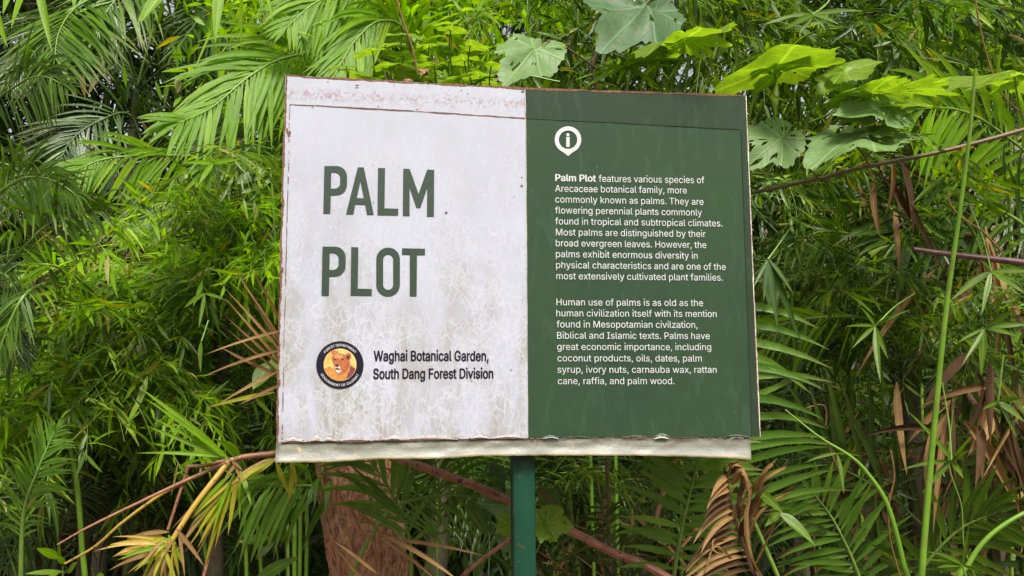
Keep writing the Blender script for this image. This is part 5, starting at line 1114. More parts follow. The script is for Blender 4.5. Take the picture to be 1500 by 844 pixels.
fr(p, pp([(600, 900, 3.0), (600, 790, 2.95), (560, 700, 2.9), (515, 650, 2.85)]), .25, n=14, w=.020, ang=40, lift=0, droop=.3, t0=.3, mats=('palm_gloss', 'rachis'), seed=39, up=CV)
fr(p, pp([(600, 900, 3.1), (640, 780, 3.0), (640, 690, 2.95), (620, 640, 2.9)]), .25, n=14, w=.016, ang=40, lift=0, droop=.4, t0=.3, mats=('palm_mid', 'rachis'), seed=40, up=CV)

# ------------------------------------------------------------------ palms right of the post
p = palm(V3(P(975, 900, 3.0).x, P(975, 900, 3.0).y, 0), 'glossy green palm frond standing under the right half of the board')
fr(p, pp([(975, 980, 2.8), (985, 860, 2.74), (1000, 770, 2.7), (1014, 710, 2.68), (1030, 640, 2.68)]), .22, n=15, w=.026, ang=78, lift=.05, droop=.2, t0=.30, mats=('palm_gloss', 'rachis'), seed=41, up=CV, prof='x', taper=.7, angtip=.25, jit=.04)
fr(p, pp([(975, 980, 3.2), (930, 880, 3.1), (900, 800, 3.0), (880, 740, 2.9)]), .24, n=16, w=.018, ang=60, lift=0, droop=.4, t0=.3, mats=DK, seed=42, up=CV)
p = palm(V3(P(1080, 900, 2.7).x, P(1080, 900, 2.7).y, 0), 'palm behind the right edge of the board, wet shiny leaflets reaching past its lower corner')
fr(p, pp([(1190, 960, 2.85), (1120, 800, 2.8), (1070, 680, 2.75), (1045, 560, 2.72), (1055, 430, 2.72)]), .35, n=15, w=.027, ang=84, lift=0, droop=.34, t0=.34, mats=('palm_gloss', 'rachis'), seed=43, up=CV, side=(1, 1), prof='x', taper=.8, angtip=.1, jit=.03)
p = palm(V3(P(1300, 900, 3.2).x, P(1300, 900, 3.2).y, 0), 'broad leaved green palm low at right, leaflets slanting under the dry thatch')
fr(p, pp([(1500, 960, 3.2), (1420, 850, 3.2), (1320, 740, 3.1), (1240, 690, 3.0), (1200, 670, 2.95)]), .42, n=17, w=.026, ang=60, lift=0, droop=.2, t0=.25, mats=DK, seed=44, up=CV, prof='x')
fr(p, pp([(1500, 960, 3.2), (1380, 900, 3.1), (1290, 850, 3.0), (1200, 800, 2.9)]), .40, n=17, w=.026, ang=55, lift=0, droop=.2, t0=.2, mats=DK, seed=45, up=CV, prof='x')
fr(p, pp([(1600, 960, 3.2), (1540, 800, 3.2), (1480, 690, 3.1), (1400, 610, 3.0)]), .42, n=17, w=.026, ang=50, lift=0, droop=.3, t0=.25, mats=DK, seed=46, up=CV, prof='x')
p = palm(V3(P(1560, 500, 3.6).x, P(1560, 500, 3.6).y, 0), 'yellow green palm at the right edge with wide leaflets behind the tall stem')
c0 = P(1580, 420, 3.6)
stalk(p, [p.location, c0], .06, .018, 'palm_stem', 'stem', world_pts=True, noise_=.2)
fr(p, pp([(1580, 420, 3.6), (1530, 260, 3.5), (1460, 190, 3.4), (1400, 160, 3.3), (1340, 160, 3.2)]), .40, n=22, w=.030, ang=58, lift=0, droop=.35, t0=.2, mats=BR, seed=47, up=CV, prof='x')
fr(p, pp([(1580, 420, 3.6), (1500, 330, 3.5), (1430, 300, 3.4), (1350, 320, 3.3), (1290, 360, 3.2)]), .38, n=22, w=.024, ang=52, lift=0, droop=.4, t0=.2, mats=MD, seed=48, up=CV, prof='x')
fr(p, pp([(1580, 420, 3.7), (1520, 440, 3.6), (1450, 470, 3.5), (1400, 540, 3.4)]), .40, n=20, w=.026, ang=48, lift=0, droop=.4, t0=.15, mats=MD, seed=49, up=CV, prof='x')
p = palm(V3(P(1330, 500, 3.5).x, P(1330, 500, 3.5).y, 0), 'slim palm in the middle right, thin bright leaflets drooping between bamboo leaves')
c0 = P(1330, 520, 3.5)
stalk(p, [p.location, c0], .04, .03, 'palm_stem', 'stem', world_pts=True, noise_=.2)
fr(p, pp([(1330, 520, 3.5), (1310, 400, 3.4), (1260, 350, 3.3), (1200, 340, 3.2), (1140, 370, 3.1)]), .26, n=24, w=.015, ang=52, lift=0, droop=.4, t0=.2, mats=MD, seed=50, up=CV)
fr(p, pp([(1330, 520, 3.5), (1280, 470, 3.4), (1200, 465, 3.2), (1130, 480, 3.1), (1080, 500, 3.0)]), .24, n=18, w=.015, ang=40, lift=0, droop=.4, t0=.15, mats=BR, seed=51, up=CV)
fr(p, pp([(1330, 520, 3.5), (1360, 400, 3.4), (1330, 310, 3.3), (1290, 260, 3.2)]), .26, n=24, w=.014, ang=50, lift=0, droop=.5, t0=.2, mats=DK, seed=52, up=CV)

# ------------------------------------------------------------------ palms further back (same kind, copied fronds)
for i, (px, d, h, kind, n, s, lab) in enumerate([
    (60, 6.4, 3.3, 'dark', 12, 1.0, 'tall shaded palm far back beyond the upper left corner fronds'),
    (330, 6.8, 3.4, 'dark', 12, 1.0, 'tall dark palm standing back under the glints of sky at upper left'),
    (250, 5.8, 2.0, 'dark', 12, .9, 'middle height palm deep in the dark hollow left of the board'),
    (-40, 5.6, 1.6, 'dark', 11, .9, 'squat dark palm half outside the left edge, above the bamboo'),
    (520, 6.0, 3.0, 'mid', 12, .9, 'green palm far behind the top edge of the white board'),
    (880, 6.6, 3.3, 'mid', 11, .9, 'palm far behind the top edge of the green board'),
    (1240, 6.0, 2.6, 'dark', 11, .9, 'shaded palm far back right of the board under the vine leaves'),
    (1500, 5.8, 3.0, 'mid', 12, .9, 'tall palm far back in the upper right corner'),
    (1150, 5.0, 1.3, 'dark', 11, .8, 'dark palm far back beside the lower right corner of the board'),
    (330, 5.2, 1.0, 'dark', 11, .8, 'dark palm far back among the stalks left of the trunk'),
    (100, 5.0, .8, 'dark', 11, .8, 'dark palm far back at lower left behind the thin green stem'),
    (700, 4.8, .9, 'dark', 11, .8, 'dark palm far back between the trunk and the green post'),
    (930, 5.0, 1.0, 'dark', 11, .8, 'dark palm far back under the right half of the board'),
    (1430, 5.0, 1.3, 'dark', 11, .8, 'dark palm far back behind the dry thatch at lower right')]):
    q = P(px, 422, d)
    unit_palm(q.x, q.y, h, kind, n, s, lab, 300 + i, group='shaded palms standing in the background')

# ------------------------------------------------------------------ bamboo
bamboo('dense bamboo with fine bright leaves spilling leftwards in the middle left', [
    [(420, 800, 4.0), (380, 570, 3.9), (330, 460, 3.7), (250, 480, 3.5), (180, 550, 3.4)],
    [(430, 800, 3.9), (400, 520, 3.8), (350, 420, 3.7), (270, 425, 3.5), (210, 480, 3.4)],
    [(380, 800, 3.8), (330, 620, 3.7), (250, 545, 3.5), (170, 570, 3.4), (100, 630, 3.3)],
    [(360, 800, 3.7), (340, 630, 3.6), (290, 560, 3.5), (220, 560, 3.4), (160, 600, 3.3)],
    [(300, 800, 3.7), (220, 650, 3.6), (150, 620, 3.5), (90, 625, 3.4), (20, 670, 3.3)],
    [(440, 800, 4.1), (430, 470, 4.0), (395, 370, 3.9), (345, 355, 3.8), (300, 400, 3.7)]],
    ['mid', 'lime', 'lime', 'lime', 'hang'], 501, size=.46, per=15, t_start=.42, face=190, spread=110)
bamboo('bright bamboo shoots with leafy tips just left of the board', [
    [(440, 700, 3.6), (420, 400, 3.5), (390, 270, 3.4), (340, 240, 3.3)],
    [(450, 700, 3.7), (430, 380, 3.6), (420, 260, 3.5), (400, 215, 3.4)],
    [(430, 700, 3.5), (380, 420, 3.4), (330, 320, 3.3), (290, 310, 3.2)]],
    ['lime', 'mid'], 502, size=.38, per=9, t_start=.5, face=180, spread=150)
bamboo('thin dark bamboo hanging at the left edge below the bright bamboo', [
    [(40, 860, 4.2), (30, 620, 4.1), (60, 540, 4.0), (120, 560, 3.9)],
    [(-20, 860, 4.0), (-30, 640, 3.9), (10, 570, 3.8), (60, 600, 3.7)],
    [(180, 860, 4.2), (240, 640, 4.1), (300, 560, 4.0), (340, 590, 3.9)]],
    ['mid', 'dark'], 503, size=.42, per=8, t_start=.45)
bamboo('bamboo thicket with small light leaves high above the white board', [
    [(640, 500, 5.0), (600, 100, 4.9), (560, 0, 4.8), (520, -40, 4.7)],
    [(700, 500, 5.2), (690, 100, 5.1), (670, 10, 5.0), (640, -30, 4.9)],
    [(760, 500, 5.0), (770, 80, 4.9), (790, 0, 4.8), (830, -30, 4.7)],
    [(480, 500, 5.4), (440, 120, 5.3), (420, 20, 5.2), (380, -20, 5.1)]],
    ['lime', 'mid'], 504, size=.55, per=10, t_start=.55)
bamboo('bamboo with long blue green leaves crowding above the green board', [
    [(900, 500, 4.0), (920, 120, 3.9), (960, 30, 3.8), (1020, 0, 3.7)],
    [(1000, 500, 4.2), (1030, 120, 4.1), (1090, 20, 4.0), (1150, 20, 3.9)],
    [(1060, 500, 4.0), (1100, 160, 3.9), (1170, 60, 3.8), (1240, 40, 3.7)],
    [(860, 500, 4.3), (850, 120, 4.2), (840, 30, 4.1), (800, -10, 4.0)]],
    ['dark', 'mid', 'mid'], 505, size=.55, per=10, t_start=.5)
bamboo('bamboo filling the upper right corner behind the vine leaves', [
    [(1250, 500, 4.4), (1260, 150, 4.3), (1300, 50, 4.2), (1360, 20, 4.1)],
    [(1350, 500, 4.6), (1380, 150, 4.5), (1420, 40, 4.4), (1480, 20, 4.3)],
    [(1180, 500, 4.6), (1170, 140, 4.5), (1190, 30, 4.4), (1230, -20, 4.3)],
    [(1480, 500, 4.8), (1480, 150, 4.7), (1500, 40, 4.6), (1550, 10, 4.5)]],
    ['mid', 'dark', 'lime'], 506, size=.55, per=10, t_start=.5)
bamboo('dark bamboo with hanging blades right beside the board edge', [
    [(1180, 900, 3.6), (1160, 450, 3.5), (1150, 300, 3.4), (1180, 230, 3.3)],
    [(1260, 900, 3.8), (1240, 500, 3.7), (1200, 350, 3.6), (1150, 290, 3.5)],
    [(1300, 900, 3.6), (1290, 540, 3.5), (1260, 430, 3.4), (1200, 400, 3.3)]],
    ['dark', 'mid', 'hang'], 507, size=.42, per=11, t_start=.4)
bamboo('bamboo with drooping sprays of narrow leaves around the tall stem at right', [
    [(1440, 900, 3.6), (1450, 500, 3.5), (1430, 350, 3.4), (1380, 300, 3.3)],
    [(1500, 900, 3.2), (1520, 560, 3.1), (1500, 430, 3.0), (1450, 400, 2.9)],
    [(1380, 900, 3.8), (1370, 560, 3.7), (1340, 430, 3.6), (1300, 400, 3.5)]],
    ['mid', 'hang', 'dark'], 508, size=.38, per=9, t_start=.4)
p = palm(V3(P(1210, 900, 2.9).x, P(1210, 900, 2.9).y, 0), 'green palm low between the curled dry frond and the tall stem, glossy leaflets fanning left')
fr(p, pp([(1290, 960, 2.95), (1260, 850, 2.9), (1225, 770, 2.85), (1190, 720, 2.8)]), .26, n=15, w=.024, ang=62, lift=0, droop=.25, t0=.25, mats=('palm_gloss', 'rachis'), seed=403, up=CV, prof='x')
fr(p, pp([(1290, 960, 2.95), (1340, 850, 2.9), (1400, 780, 2.85), (1460, 750, 2.8)]), .26, n=17, w=.024, ang=60, lift=0, droop=.3, t0=.2, mats=('palm_mid', 'rachis'), seed=404, up=CV, prof='x')
bamboo('weak bamboo seedlings in the shade below the board, right of the post', [
    [(860, 960, 3.6), (840, 780, 3.5), (830, 710, 3.4), (800, 690, 3.3)],
    [(930, 960, 3.8), (930, 780, 3.7), (900, 700, 3.6), (860, 690, 3.5)],
    [(1140, 960, 3.6), (1150, 760, 3.5), (1170, 690, 3.4), (1200, 670, 3.3)]],
    ['dark', 'dark', 'mid'], 509, size=.28, per=7, t_start=.4)

# ------------------------------------------------------------------ broad lobed vine leaves
def vine_leaf(parent, c, t, d, dt, face, mat='lobed', seed=0, pet=None, **k):
    lobed_leaf(parent, P(*c, d), P(*t, dt), face, mat, seed, **k)
    if pet: stalk(parent, [(*c, d)] + pet, .0022, .0028, 'vine_stem' if mat != 'lobed' else 'rachis', 'petiole', 12, 0)
v = empty('vine', P(1500, 190, 2.9), 'climbing vine on a brown stem with large insect eaten lobed leaves right of the board', 'vine')
stalk(v, [(1095, 284, 2.9), (1190, 264, 2.9), (1275, 243, 2.9), (1380, 222, 2.9), (1510, 187, 2.9), (1620, 150, 2.95), (1700, 300, 3.1), (1720, 900, 3.2), (1720, 1300, 3.2)], .0055, .008, 'vine_stem', 'stem', 50)
vine_leaf(v, (1135, 100), (1068, 90), 2.75, 2.62, UPW + CV * -.15, 'lobed', 1, [(1133, 130, 2.85), (1100, 190, 2.95), (1097, 284, 2.9)], wid=1.35, holes=.1, cup=.16)
vine_leaf(v, (1140, 104), (1235, 78), 2.78, 2.75, UPW + CV * -.2, 'lobed', 2, wid=.75, holes=.3, cup=.14)
vine_leaf(v, (1237, 104), (1294, 82), 2.7, 2.68, UPW * .7 + CV * .5, 'lobed', 3, [(1215, 122, 2.8), (1180, 180, 2.9), (1180, 266, 2.9)], wid=1.0, holes=0, cup=.1)
vine_leaf(v, (1232, 116), (1196, 134), 2.75, 2.72, UPW * .6 + CV * .6, 'lobed', 4, wid=.9, holes=.1)
vine_leaf(v, (1276, 136), (1248, 116), 2.7, 2.62, UPW + CV * -.2, 'lobed', 5, [(1262, 148, 2.8), (1220, 165, 2.85), (1185, 180, 2.9)], wid=1.5, holes=.5, cup=.15)
vine_leaf(v, (1290, 137), (1398, 118), 2.78, 2.8, UPW + CV * -.15, 'lobed', 6, wid=.8, holes=1.0, cup=.12)
vine_leaf(v, (1305, 160), (1235, 150), 2.72, 2.62, UPW * .6 + CV * .7, 'lobed_pale', 7, wid=.75, holes=1.0, cup=.12)
vine_leaf(v, (1312, 152), (1395, 146), 2.72, 2.7, UPW * .8 + CV * .3, 'lobed', 8, wid=.75, holes=.8)
vine_leaf(v, (1270, 196), (1184, 216), 2.74, 2.60, UPW * .9 + CV * .42, 'lobed_pale', 9, [(1282, 215, 2.82), (1268, 232, 2.88), (1275, 243, 2.9)], wid=.85, holes=1.3, cup=.14)
vine_leaf(v, (1268, 192), (1339, 174), 2.74, 2.7, UPW * .9 + CV * .42, 'lobed_pale', 10, wid=1.0, holes=.9)
vine_leaf(v, (1265, 168), (1234, 174), 2.7, 2.66, UPW * .5 + CV * .8, 'lobed_pale', 11, wid=.7, holes=0)
vine_leaf(v, (1212, 216), (1180, 222), 2.75, 2.72, UPW * .5 + CV * .8, 'lobed_pale', 12, [(1250, 212, 2.8), (1268, 232, 2.88)], wid=.5, holes=0)
vine_leaf(v, (1146, 202), (1096, 240), 2.7, 2.62, UPW * .35 + CV * 1.0, 'lobed_pale', 13, [(1160, 215, 2.8), (1180, 240, 2.86), (1200, 262, 2.9)], wid=.72, holes=.7, cup=.08)
vine_leaf(v, (1486, 112), (1398, 108), 2.6, 2.5, UPW * .95 + CV * .28, 'lobed', 14, [(1490, 140, 2.7), (1497, 170, 2.8), (1505, 188, 2.9)], wid=1.15, holes=.9, cup=.12)
vine_leaf(v, (1500, 116), (1600, 100), 2.62, 2.6, UPW + CV * .1, 'lobed', 15, wid=1.0, holes=.6)

v = empty('vine', V3(P(905, 300, 3.0).x, P(905, 300, 3.0).y, 0), 'vine with big dull veined leaves climbing behind the top edge of the board', 'vine')
stalk(v, [(905, 1300, 3.3), (890, 700, 3.2), (880, 200, 3.0), (870, 90, 2.95), (940, -20, 2.95), (1000, -90, 2.95)], .007, .005, 'vine_stem', 'stem', 50)
vine_leaf(v, (945, 8), (885, 64), 2.8, 2.62, UPW * .25 + CV, 'lobed_dark', 21, [(955, -10, 2.85), (945, -26, 2.95)], wid=.75, holes=.3, cup=.1)
vine_leaf(v, (1000, 60), (935, 60), 2.7, 2.55, UPW + CV * -.12, 'lobed', 22, [(1002, 80, 2.8), (960, 140, 2.95), (885, 160, 3.0)], wid=1.1, holes=.2, cup=.15)
vine_leaf(v, (1004, 62), (1074, 58), 2.7, 2.66, UPW + CV * -.12, 'lobed', 23, wid=.8, holes=.3, cup=.14)
vine_leaf(v, (785, 72), (738, 114), 2.75, 2.6, UPW * .4 + CV, 'lobed_pale', 24, [(810, 60, 2.85), (845, 80, 2.9), (872, 100, 2.95)], wid=.65, holes=.5, cup=.1)
vine_leaf(v, (790, 78), (735, 120), 2.8, 2.7, UPW * .9 + CV * .3, 'lobed', 25, wid=.6, holes=0)
vine_leaf(v, (955, 66), (945, 84), 2.7, 2.66, UPW * .3 + CV, 'lobed_dark', 26, wid=1.1, holes=.2)

v = empty('vine', V3(P(640, 300, 3.3).x, P(640, 300, 3.3).y, 0), 'low leafy creeper with smooth lime leaves along the top edge of the white board', 'vine')
stalk(v, [(640, 1200, 3.5), (640, 700, 3.4), (640, 200, 3.3), (600, 110, 3.3), (560, 80, 3.3)], .006, .004, 'rachis', 'stem', 40)
stalk(v, [(640, 200, 3.3), (700, 120, 3.25), (760, 110, 3.2), (820, 120, 3.2)], .005, .003, 'rachis', 'stem', 24)
rg = np.random.default_rng(77)
for i, (x, y, sz) in enumerate([(605, 78, 34), (668, 84, 30), (594, 100, 36), (640, 62, 28), (560, 92, 26), (700, 62, 28), (536, 70, 24), (620, 112, 30), (690, 108, 32), (730, 92, 26), (575, 60, 26), (660, 110, 26), (545, 112, 28), (600, 46, 26), (520, 100, 22), (715, 118, 30), (760, 125, 26), (500, 92, 18), (670, 40, 24), (755, 66, 22), (650, 30, 22), (625, 90, 26)]):
    s = -1 if rg.random() < .6 else 1
    dd = 3.05 + .3 * rg.random()
    vine_leaf(v, (x + s * -sz * .4, y + 4), (x + s * sz * .7, y + rg.uniform(-3, 6)), dd, dd - .06, UPW * .9 + CV * rg.uniform(-.15, .35), 'lobed', 200 + i,
              [(x - s * sz * .5, y + 30, dd + .1), (x - s * sz * .3, y + 70, 3.3)], wid=rg.uniform(.75, 1.1), holes=0, cup=.1, lobes=0)
v = empty('vine', V3(P(820, 900, 2.75).x, P(820, 900, 2.75).y, 0), 'small creeper with a bright three lobed leaf beside the post below the board', 'vine')
stalk(v, [(770, 1200, 2.8), (750, 900, 2.8), (790, 800, 2.75), (800, 762, 2.7)], .003, .002, 'rachis', 'stem', 24)
vine_leaf(v, (801, 764), (838, 772), 2.62, 2.58, UPW * .35 + CV, 'lobed', 31, wid=1.0, holes=.1, cup=.06)
vine_leaf(v, (801, 760), (792, 792), 2.64, 2.58, UPW * .35 + CV, 'lobed', 32, wid=1.0, holes=0)
vine_leaf(v, (748, 770), (728, 778), 2.72, 2.68, UPW * .35 + CV, 'lobed', 33, wid=1.1, holes=0)
vine_leaf(v, (752, 790), (740, 818), 2.74, 2.70, UPW * .35 + CV, 'lobed_pale', 34, wid=1.0, holes=.2)
vine_leaf(v, (745, 740), (700, 735), 2.85, 2.8, UPW * .6 + CV * .8, 'lobed_pale', 35, wid=.8, holes=.4)
vine_leaf(v, (720, 700), (742, 690), 2.9, 2.85, UPW * .3 + CV, 'lobed_dark', 36, wid=1.1, holes=.4)
vine_leaf(v, (700, 760), (720, 745), 2.95, 2.9, UPW * .3 + CV, 'lobed_dark', 37, wid=1.2, holes=.2)
vine_leaf(v, (800, 735), (815, 720), 2.9, 2.85, UPW * .3 + CV, 'lobed_dark', 38, wid=1.1, holes=.2)

# broad plain leaves at lower left and around
def broad_leaves(parent, specs, mat, seed):
    rg = np.random.default_rng(seed)
    for (x0, y0, x1, y1, d, wpx) in specs:
        mb = MB(); a = P(x0, y0, d); b = P(x1, y1, d - .05)
        leaves(mb, [a], [b - a], [CV * .8 + UPW * .5 + V3(rg.normal() * .15, 0, 0)], (b - a).length * 1.05, px2m(wpx, d), .12, .14, 8, .42, rg.normal() * .15, rg)
        link('leaf', mb.mesh('leaf'), parent, [M[mat]])
s = empty('seedling', V3(P(95, 900, 3.0).x, P(95, 900, 3.0).y, 0), 'lime green seedling with upright oval leaves in the bottom left corner', 'seedling')
stalk(s, [(92, 1250, 3.0), (92, 900, 3.0), (92, 830, 3.0)], .004, .002, 'rachis', 'stem', 12)
broad_leaves(s, [(88, 818, 56, 802, 3.0, 13), (86, 822, 90, 796, 3.0, 10), (94, 826, 84, 812, 3.0, 9), (94, 838, 40, 836, 3.0, 8), (100, 840, 112, 818, 3.0, 10), (86, 838, 70, 846, 3.0, 9), (138, 842, 134, 826, 3.0, 12), (140, 846, 152, 836, 3.0, 8)], 'bamboo_lime', 1)
s = empty('seedling', V3(P(420, 900, 3.0).x, P(420, 900, 3.0).y, 0), 'broad leaved seedling half hidden below the hanging palm leaflets left of the trunk', 'seedling')
stalk(s, [(415, 1250, 3.2), (412, 900, 3.1), (405, 800, 3.1)], .004, .002, 'rachis', 'stem', 12)
broad_leaves(s, [(400, 790, 352, 786, 3.1, 16), (402, 792, 372, 812, 3.1, 14), (404, 786, 386, 770, 3.1, 13), (408, 790, 430, 780, 3.1, 12), (372, 852, 432, 812, 2.9, 20), (380, 560, 366, 578, 3.0, 14), (378, 548, 392, 560, 3.0, 10), (395, 250, 360, 252, 3.2, 16), (400, 262, 350, 270, 3.2, 15), (405, 240, 380, 232, 3.2, 12)][:5], 'palm_mid', 2)
s = empty('shrub', V3(P(420, 400, 3.4).x, P(420, 400, 3.4).y, 0), 'shrub with pale rounded leaves against the left edge of the white board', 'shrub')
stalk(s, [(425, 1250, 3.4), (420, 700, 3.4), (400, 300, 3.3), (392, 240, 3.3)], .006, .003, 'rachis', 'stem', 30)
broad_leaves(s, [(396, 250, 340, 255, 3.2, 24), (398, 262, 352, 276, 3.2, 22), (400, 245, 385, 226, 3.2, 16), (385, 235, 360, 222, 3.25, 16), (392, 300, 362, 300, 3.2, 14), (398, 530, 368, 566, 3.1, 26), (400, 520, 412, 548, 3.1, 18), (402, 500, 378, 488, 3.1, 12)], 'bamboo', 3)

# ------------------------------------------------------------------ trunk behind the board
def bark_mat():
    mt, nd, lk = newmat('flaky_bark')
    tc = nd.new('ShaderNodeTexCoord'); ob = tc.outputs['Object']
    mp = nd.new('ShaderNodeMapping'); mp.inputs['Scale'].default_value = (1, 1, .38); lk.new(ob, mp.inputs[0])
    n1 = noise(nd, lk, mp.outputs[0], 22, 6, .65, .8); n2 = noise(nd, lk, mp.outputs[0], 60, 6, .75, .5); n3 = noise(nd, lk, ob, 6, 3)
    vo = nd.new('ShaderNodeTexVoronoi'); vo.feature = 'DISTANCE_TO_EDGE'; vo.inputs['Scale'].default_value = 17
    wp = nd.new('ShaderNodeVectorMath'); wp.operation = 'MULTIPLY_ADD'
    dn = nd.new('ShaderNodeTexNoise'); dn.inputs['Scale'].default_value = 14; lk.new(mp.outputs[0], dn.inputs['Vector'])
    lk.new(dn.outputs['Color'], wp.inputs[0]); wp.inputs[1].default_value = (.25, .25, .25); lk.new(mp.outputs[0], wp.inputs[2])
    lk.new(wp.outputs[0], vo.inputs['Vector'])
    crack = mapr(nd, lk, vo.outputs['Distance'], .02, .10, 1, 0)
    col = mixc(nd, lk, mapr(nd, lk, n1, .38, .62), (.36, .135, .08), (.62, .31, .19))
    col = mixc(nd, lk, mapr(nd, lk, n3, .45, .65, 0, .7), col, (.62, .36, .23))
    col = mixc(nd, lk, mapr(nd, lk, n2, .52, .62, 0, .85), col, (.12, .045, .035))
    col = mixc(nd, lk, mathn(nd, lk, 'MULTIPLY', mathn(nd, lk, 'MULTIPLY', crack, mapr(nd, lk, n1, .5, .62)), .55), col, (.07, .028, .022))
    pb = nd.new('ShaderNodeBsdfPrincipled'); lk.new(col, pb.inputs['Base Color']); pb.inputs['Roughness'].default_value = .75
    bp = nd.new('ShaderNodeBump'); bp.inputs['Strength'].default_value = 1.0; bp.inputs['Distance'].default_value = .017
    h = mathn(nd, lk, 'SUBTRACT', mathn(nd, lk, 'ADD', n1, mathn(nd, lk, 'MULTIPLY', n2, .5)), mathn(nd, lk, 'MULTIPLY', crack, .3))
    lk.new(h, bp.inputs['Height']); lk.new(bp.outputs[0], pb.inputs['Normal'])
    o = nd.new('ShaderNodeOutputMaterial'); lk.new(pb.outputs[0], o.inputs[0])
    return mt
M['bark'] = bark_mat()
tb = P(560, 1250, 3.15); tb.z = 0
t = empty('tree', tb, 'leaning tree trunk with flaky reddish brown bark below the white board', 'tree')
def trunk_mesh():
    from mathutils import noise as mn
    pts = [V3(tb.x + .05, tb.y, -.2), P(560, 1000, 3.15), P(541, 844, 3.15), P(521, 680, 3.15), P(505, 500, 3.2), P(500, 300, 3.25)]
    path = spline(pts, 300); rad = np.interp(np.arange(300) / 299, [0, .25, .45, 1], [.15, .118, .124, .108])
    V = []; UV = []; sides = 130
    for i, c in enumerate(path):
        for k in range(sides):
            a = 2 * math.pi * k / sides; dx, dy = math.cos(a), math.sin(a)
            q = Vector((dx * 2.2, dy * 2.2, c[2] * 3.2))
            nn = mn.noise(q) * .06 + mn.noise(q * 2.7) * .035 + abs(mn.noise(q * 6)) * .03
            fl = mn.noise(Vector((dx * 5, dy * 5, c[2] * 7)))
            step = .04 if fl > .05 else (.02 if fl > -.1 else 0)
            r_ = rad[i] * (1 + nn + step + .03 * mn.noise(q * 9) + .022 * mn.noise(Vector((q.x * 14, q.y * 14, q.z * 8))) + (.03 if mn.noise(Vector((dx * 9 + 4, dy * 9, c[2] * 16))) > .12 else 0))
            V.append((c[0] + dx * r_, c[1] + dy * r_, c[2])); UV.append((k / sides, c[2]))
    F = [(i * sides + k, i * sides + (k + 1) % sides, (i + 1) * sides + (k + 1) % sides, (i + 1) * sides + k) for i in range(299) for k in range(sides)]
    mb = MB(); mb.add(V, F, UV); c = path[-1]
    mb.add([tuple(c + np.array([0, 0, .01]))] + V[-sides:], [(0, 1 + k, 1 + (k + 1) % sides) for k in range(sides)])
    return mb.mesh('trunk'), path[-1]
tm, ttop = trunk_mesh()
link('trunk', tm, t, [M['bark']])
# limbs and crown of the tree, mostly hidden by the board
rg = np.random.default_rng(4)
for i, (x, y, d) in enumerate([(470, 120, 4.4), (560, 40, 4.6), (640, 90, 4.3), (520, -60, 4.2)]):
    q = P(x, y, d); a = Vector(ttop)
    stalk(t, [a - V3(0, 0, .08), a.lerp(q, .4) + V3(0, 0, .12), q], .05, .012, 'bark', 'limb', 16, .15, world_pts=True)
mb = MB(); B = []
for (x, y, d) in [(470, 120, 4.4), (560, 40, 4.6), (640, 90, 4.3), (520, -60, 4.2), (600, 0, 4.6), (440, 60, 4.6)]:
    c = np.array(P(x, y, d)); B.append(c + rg.normal(0, .22, (420, 3)) * np.array([1.2, 1, .8]))
B = np.concatenate(B); n = len(B)
leaves(mb, B, rg.normal(0, 1, (n, 3)) + np.array([0, 0, -.4]), rg.normal(0, .4, (n, 3)) + np.array([0, 0, 1]), rg.uniform(.07, .13, n), rg.uniform(.02, .035, n), .2, .15, 3, .4, 0, rg)
link('crown', mb.mesh('crown'), t, [M['bamboo_lime']])

# ------------------------------------------------------------------ stems, branches
def single(name, seq, r0, r1, mat, label, cat, n=50, noise_=.1, nodes=0, sides=10, seed=1):
    mb = MB(); rg = np.random.default_rng(seed)
    pts = pp(seq)
    tube(mb, spline(pts, n), r0, r1, sides, 0, rng=rg, noise=noise_, nodes=nodes)
    return tag(link(name, mb.mesh(name), None, [M[mat]]), label, cat)
d = 2.3
single('stem', [(1330, 1500, 2.3), (1343, 1000, 2.3), (1350, 844, 2.3), (1366, 650, 2.3), (1385, 460, 2.28), (1403, 330, 2.25), (1420, 200, 2.22), (1429, 100, 2.2)], px2m(6.3, 2.3), px2m(2.2, 2.2), 'green_stem', 'tall smooth light green stem rising the full height at the right', 'stem', 60, .03)
single('stem', [(128, 1300, 3.2), (126, 900, 3.2), (120, 800, 3.2), (112, 700, 3.2), (100, 640, 3.2), (90, 585, 3.2)], px2m(4.5, 3.2), px2m(3.4, 3.2), 'green_stem', 'thin green stem standing in the dark at lower left', 'stem', 40, .03)
single('stem', [(1345, 1250, 2.35), (1335, 900, 2.35), (1322, 820, 2.35), (1300, 740, 2.35), (1272, 695, 2.35), (1245, 668, 2.35), (1200, 640, 2.36), (1150, 600, 2.38)], px2m(5.2, 2.35), px2m(1.0, 2.35), 'green_stem', 'arched green stalk curving down from the lower right corner of the board', 'stem', 50, .03)
single('stem', [(1390, 1150, 2.6), (1400, 880, 2.6), (1420, 825, 2.6), (1450, 785, 2.6), (1500, 752, 2.6), (1580, 720, 2.6)], px2m(4.4, 2.6), px2m(3, 2.6), 'green_stem', 'green stalk bending out of the picture at the bottom right corner', 'stem', 40, .03)
br = empty('fallen_branch', P(800, 750, 2.8), 'reddish brown branch slanting down to the right behind the green post', 'branch')
stalk(br, [(560, 660, 2.85), (610, 681, 2.82), (680, 706, 2.8), (753, 737, 2.78), (830, 775, 2.76), (900, 810, 2.74), (958, 834, 2.72), (1060, 900, 2.7)], px2m(6.2, 2.8), px2m(6.6, 2.7), 'red_bark', 'limb', 60, .22, nodes=7)
stalk(br, [(790, 752, 2.76), (797, 756, 2.7), (802, 768, 2.66)], .008, .006, 'red_bark', 'stub', 6)
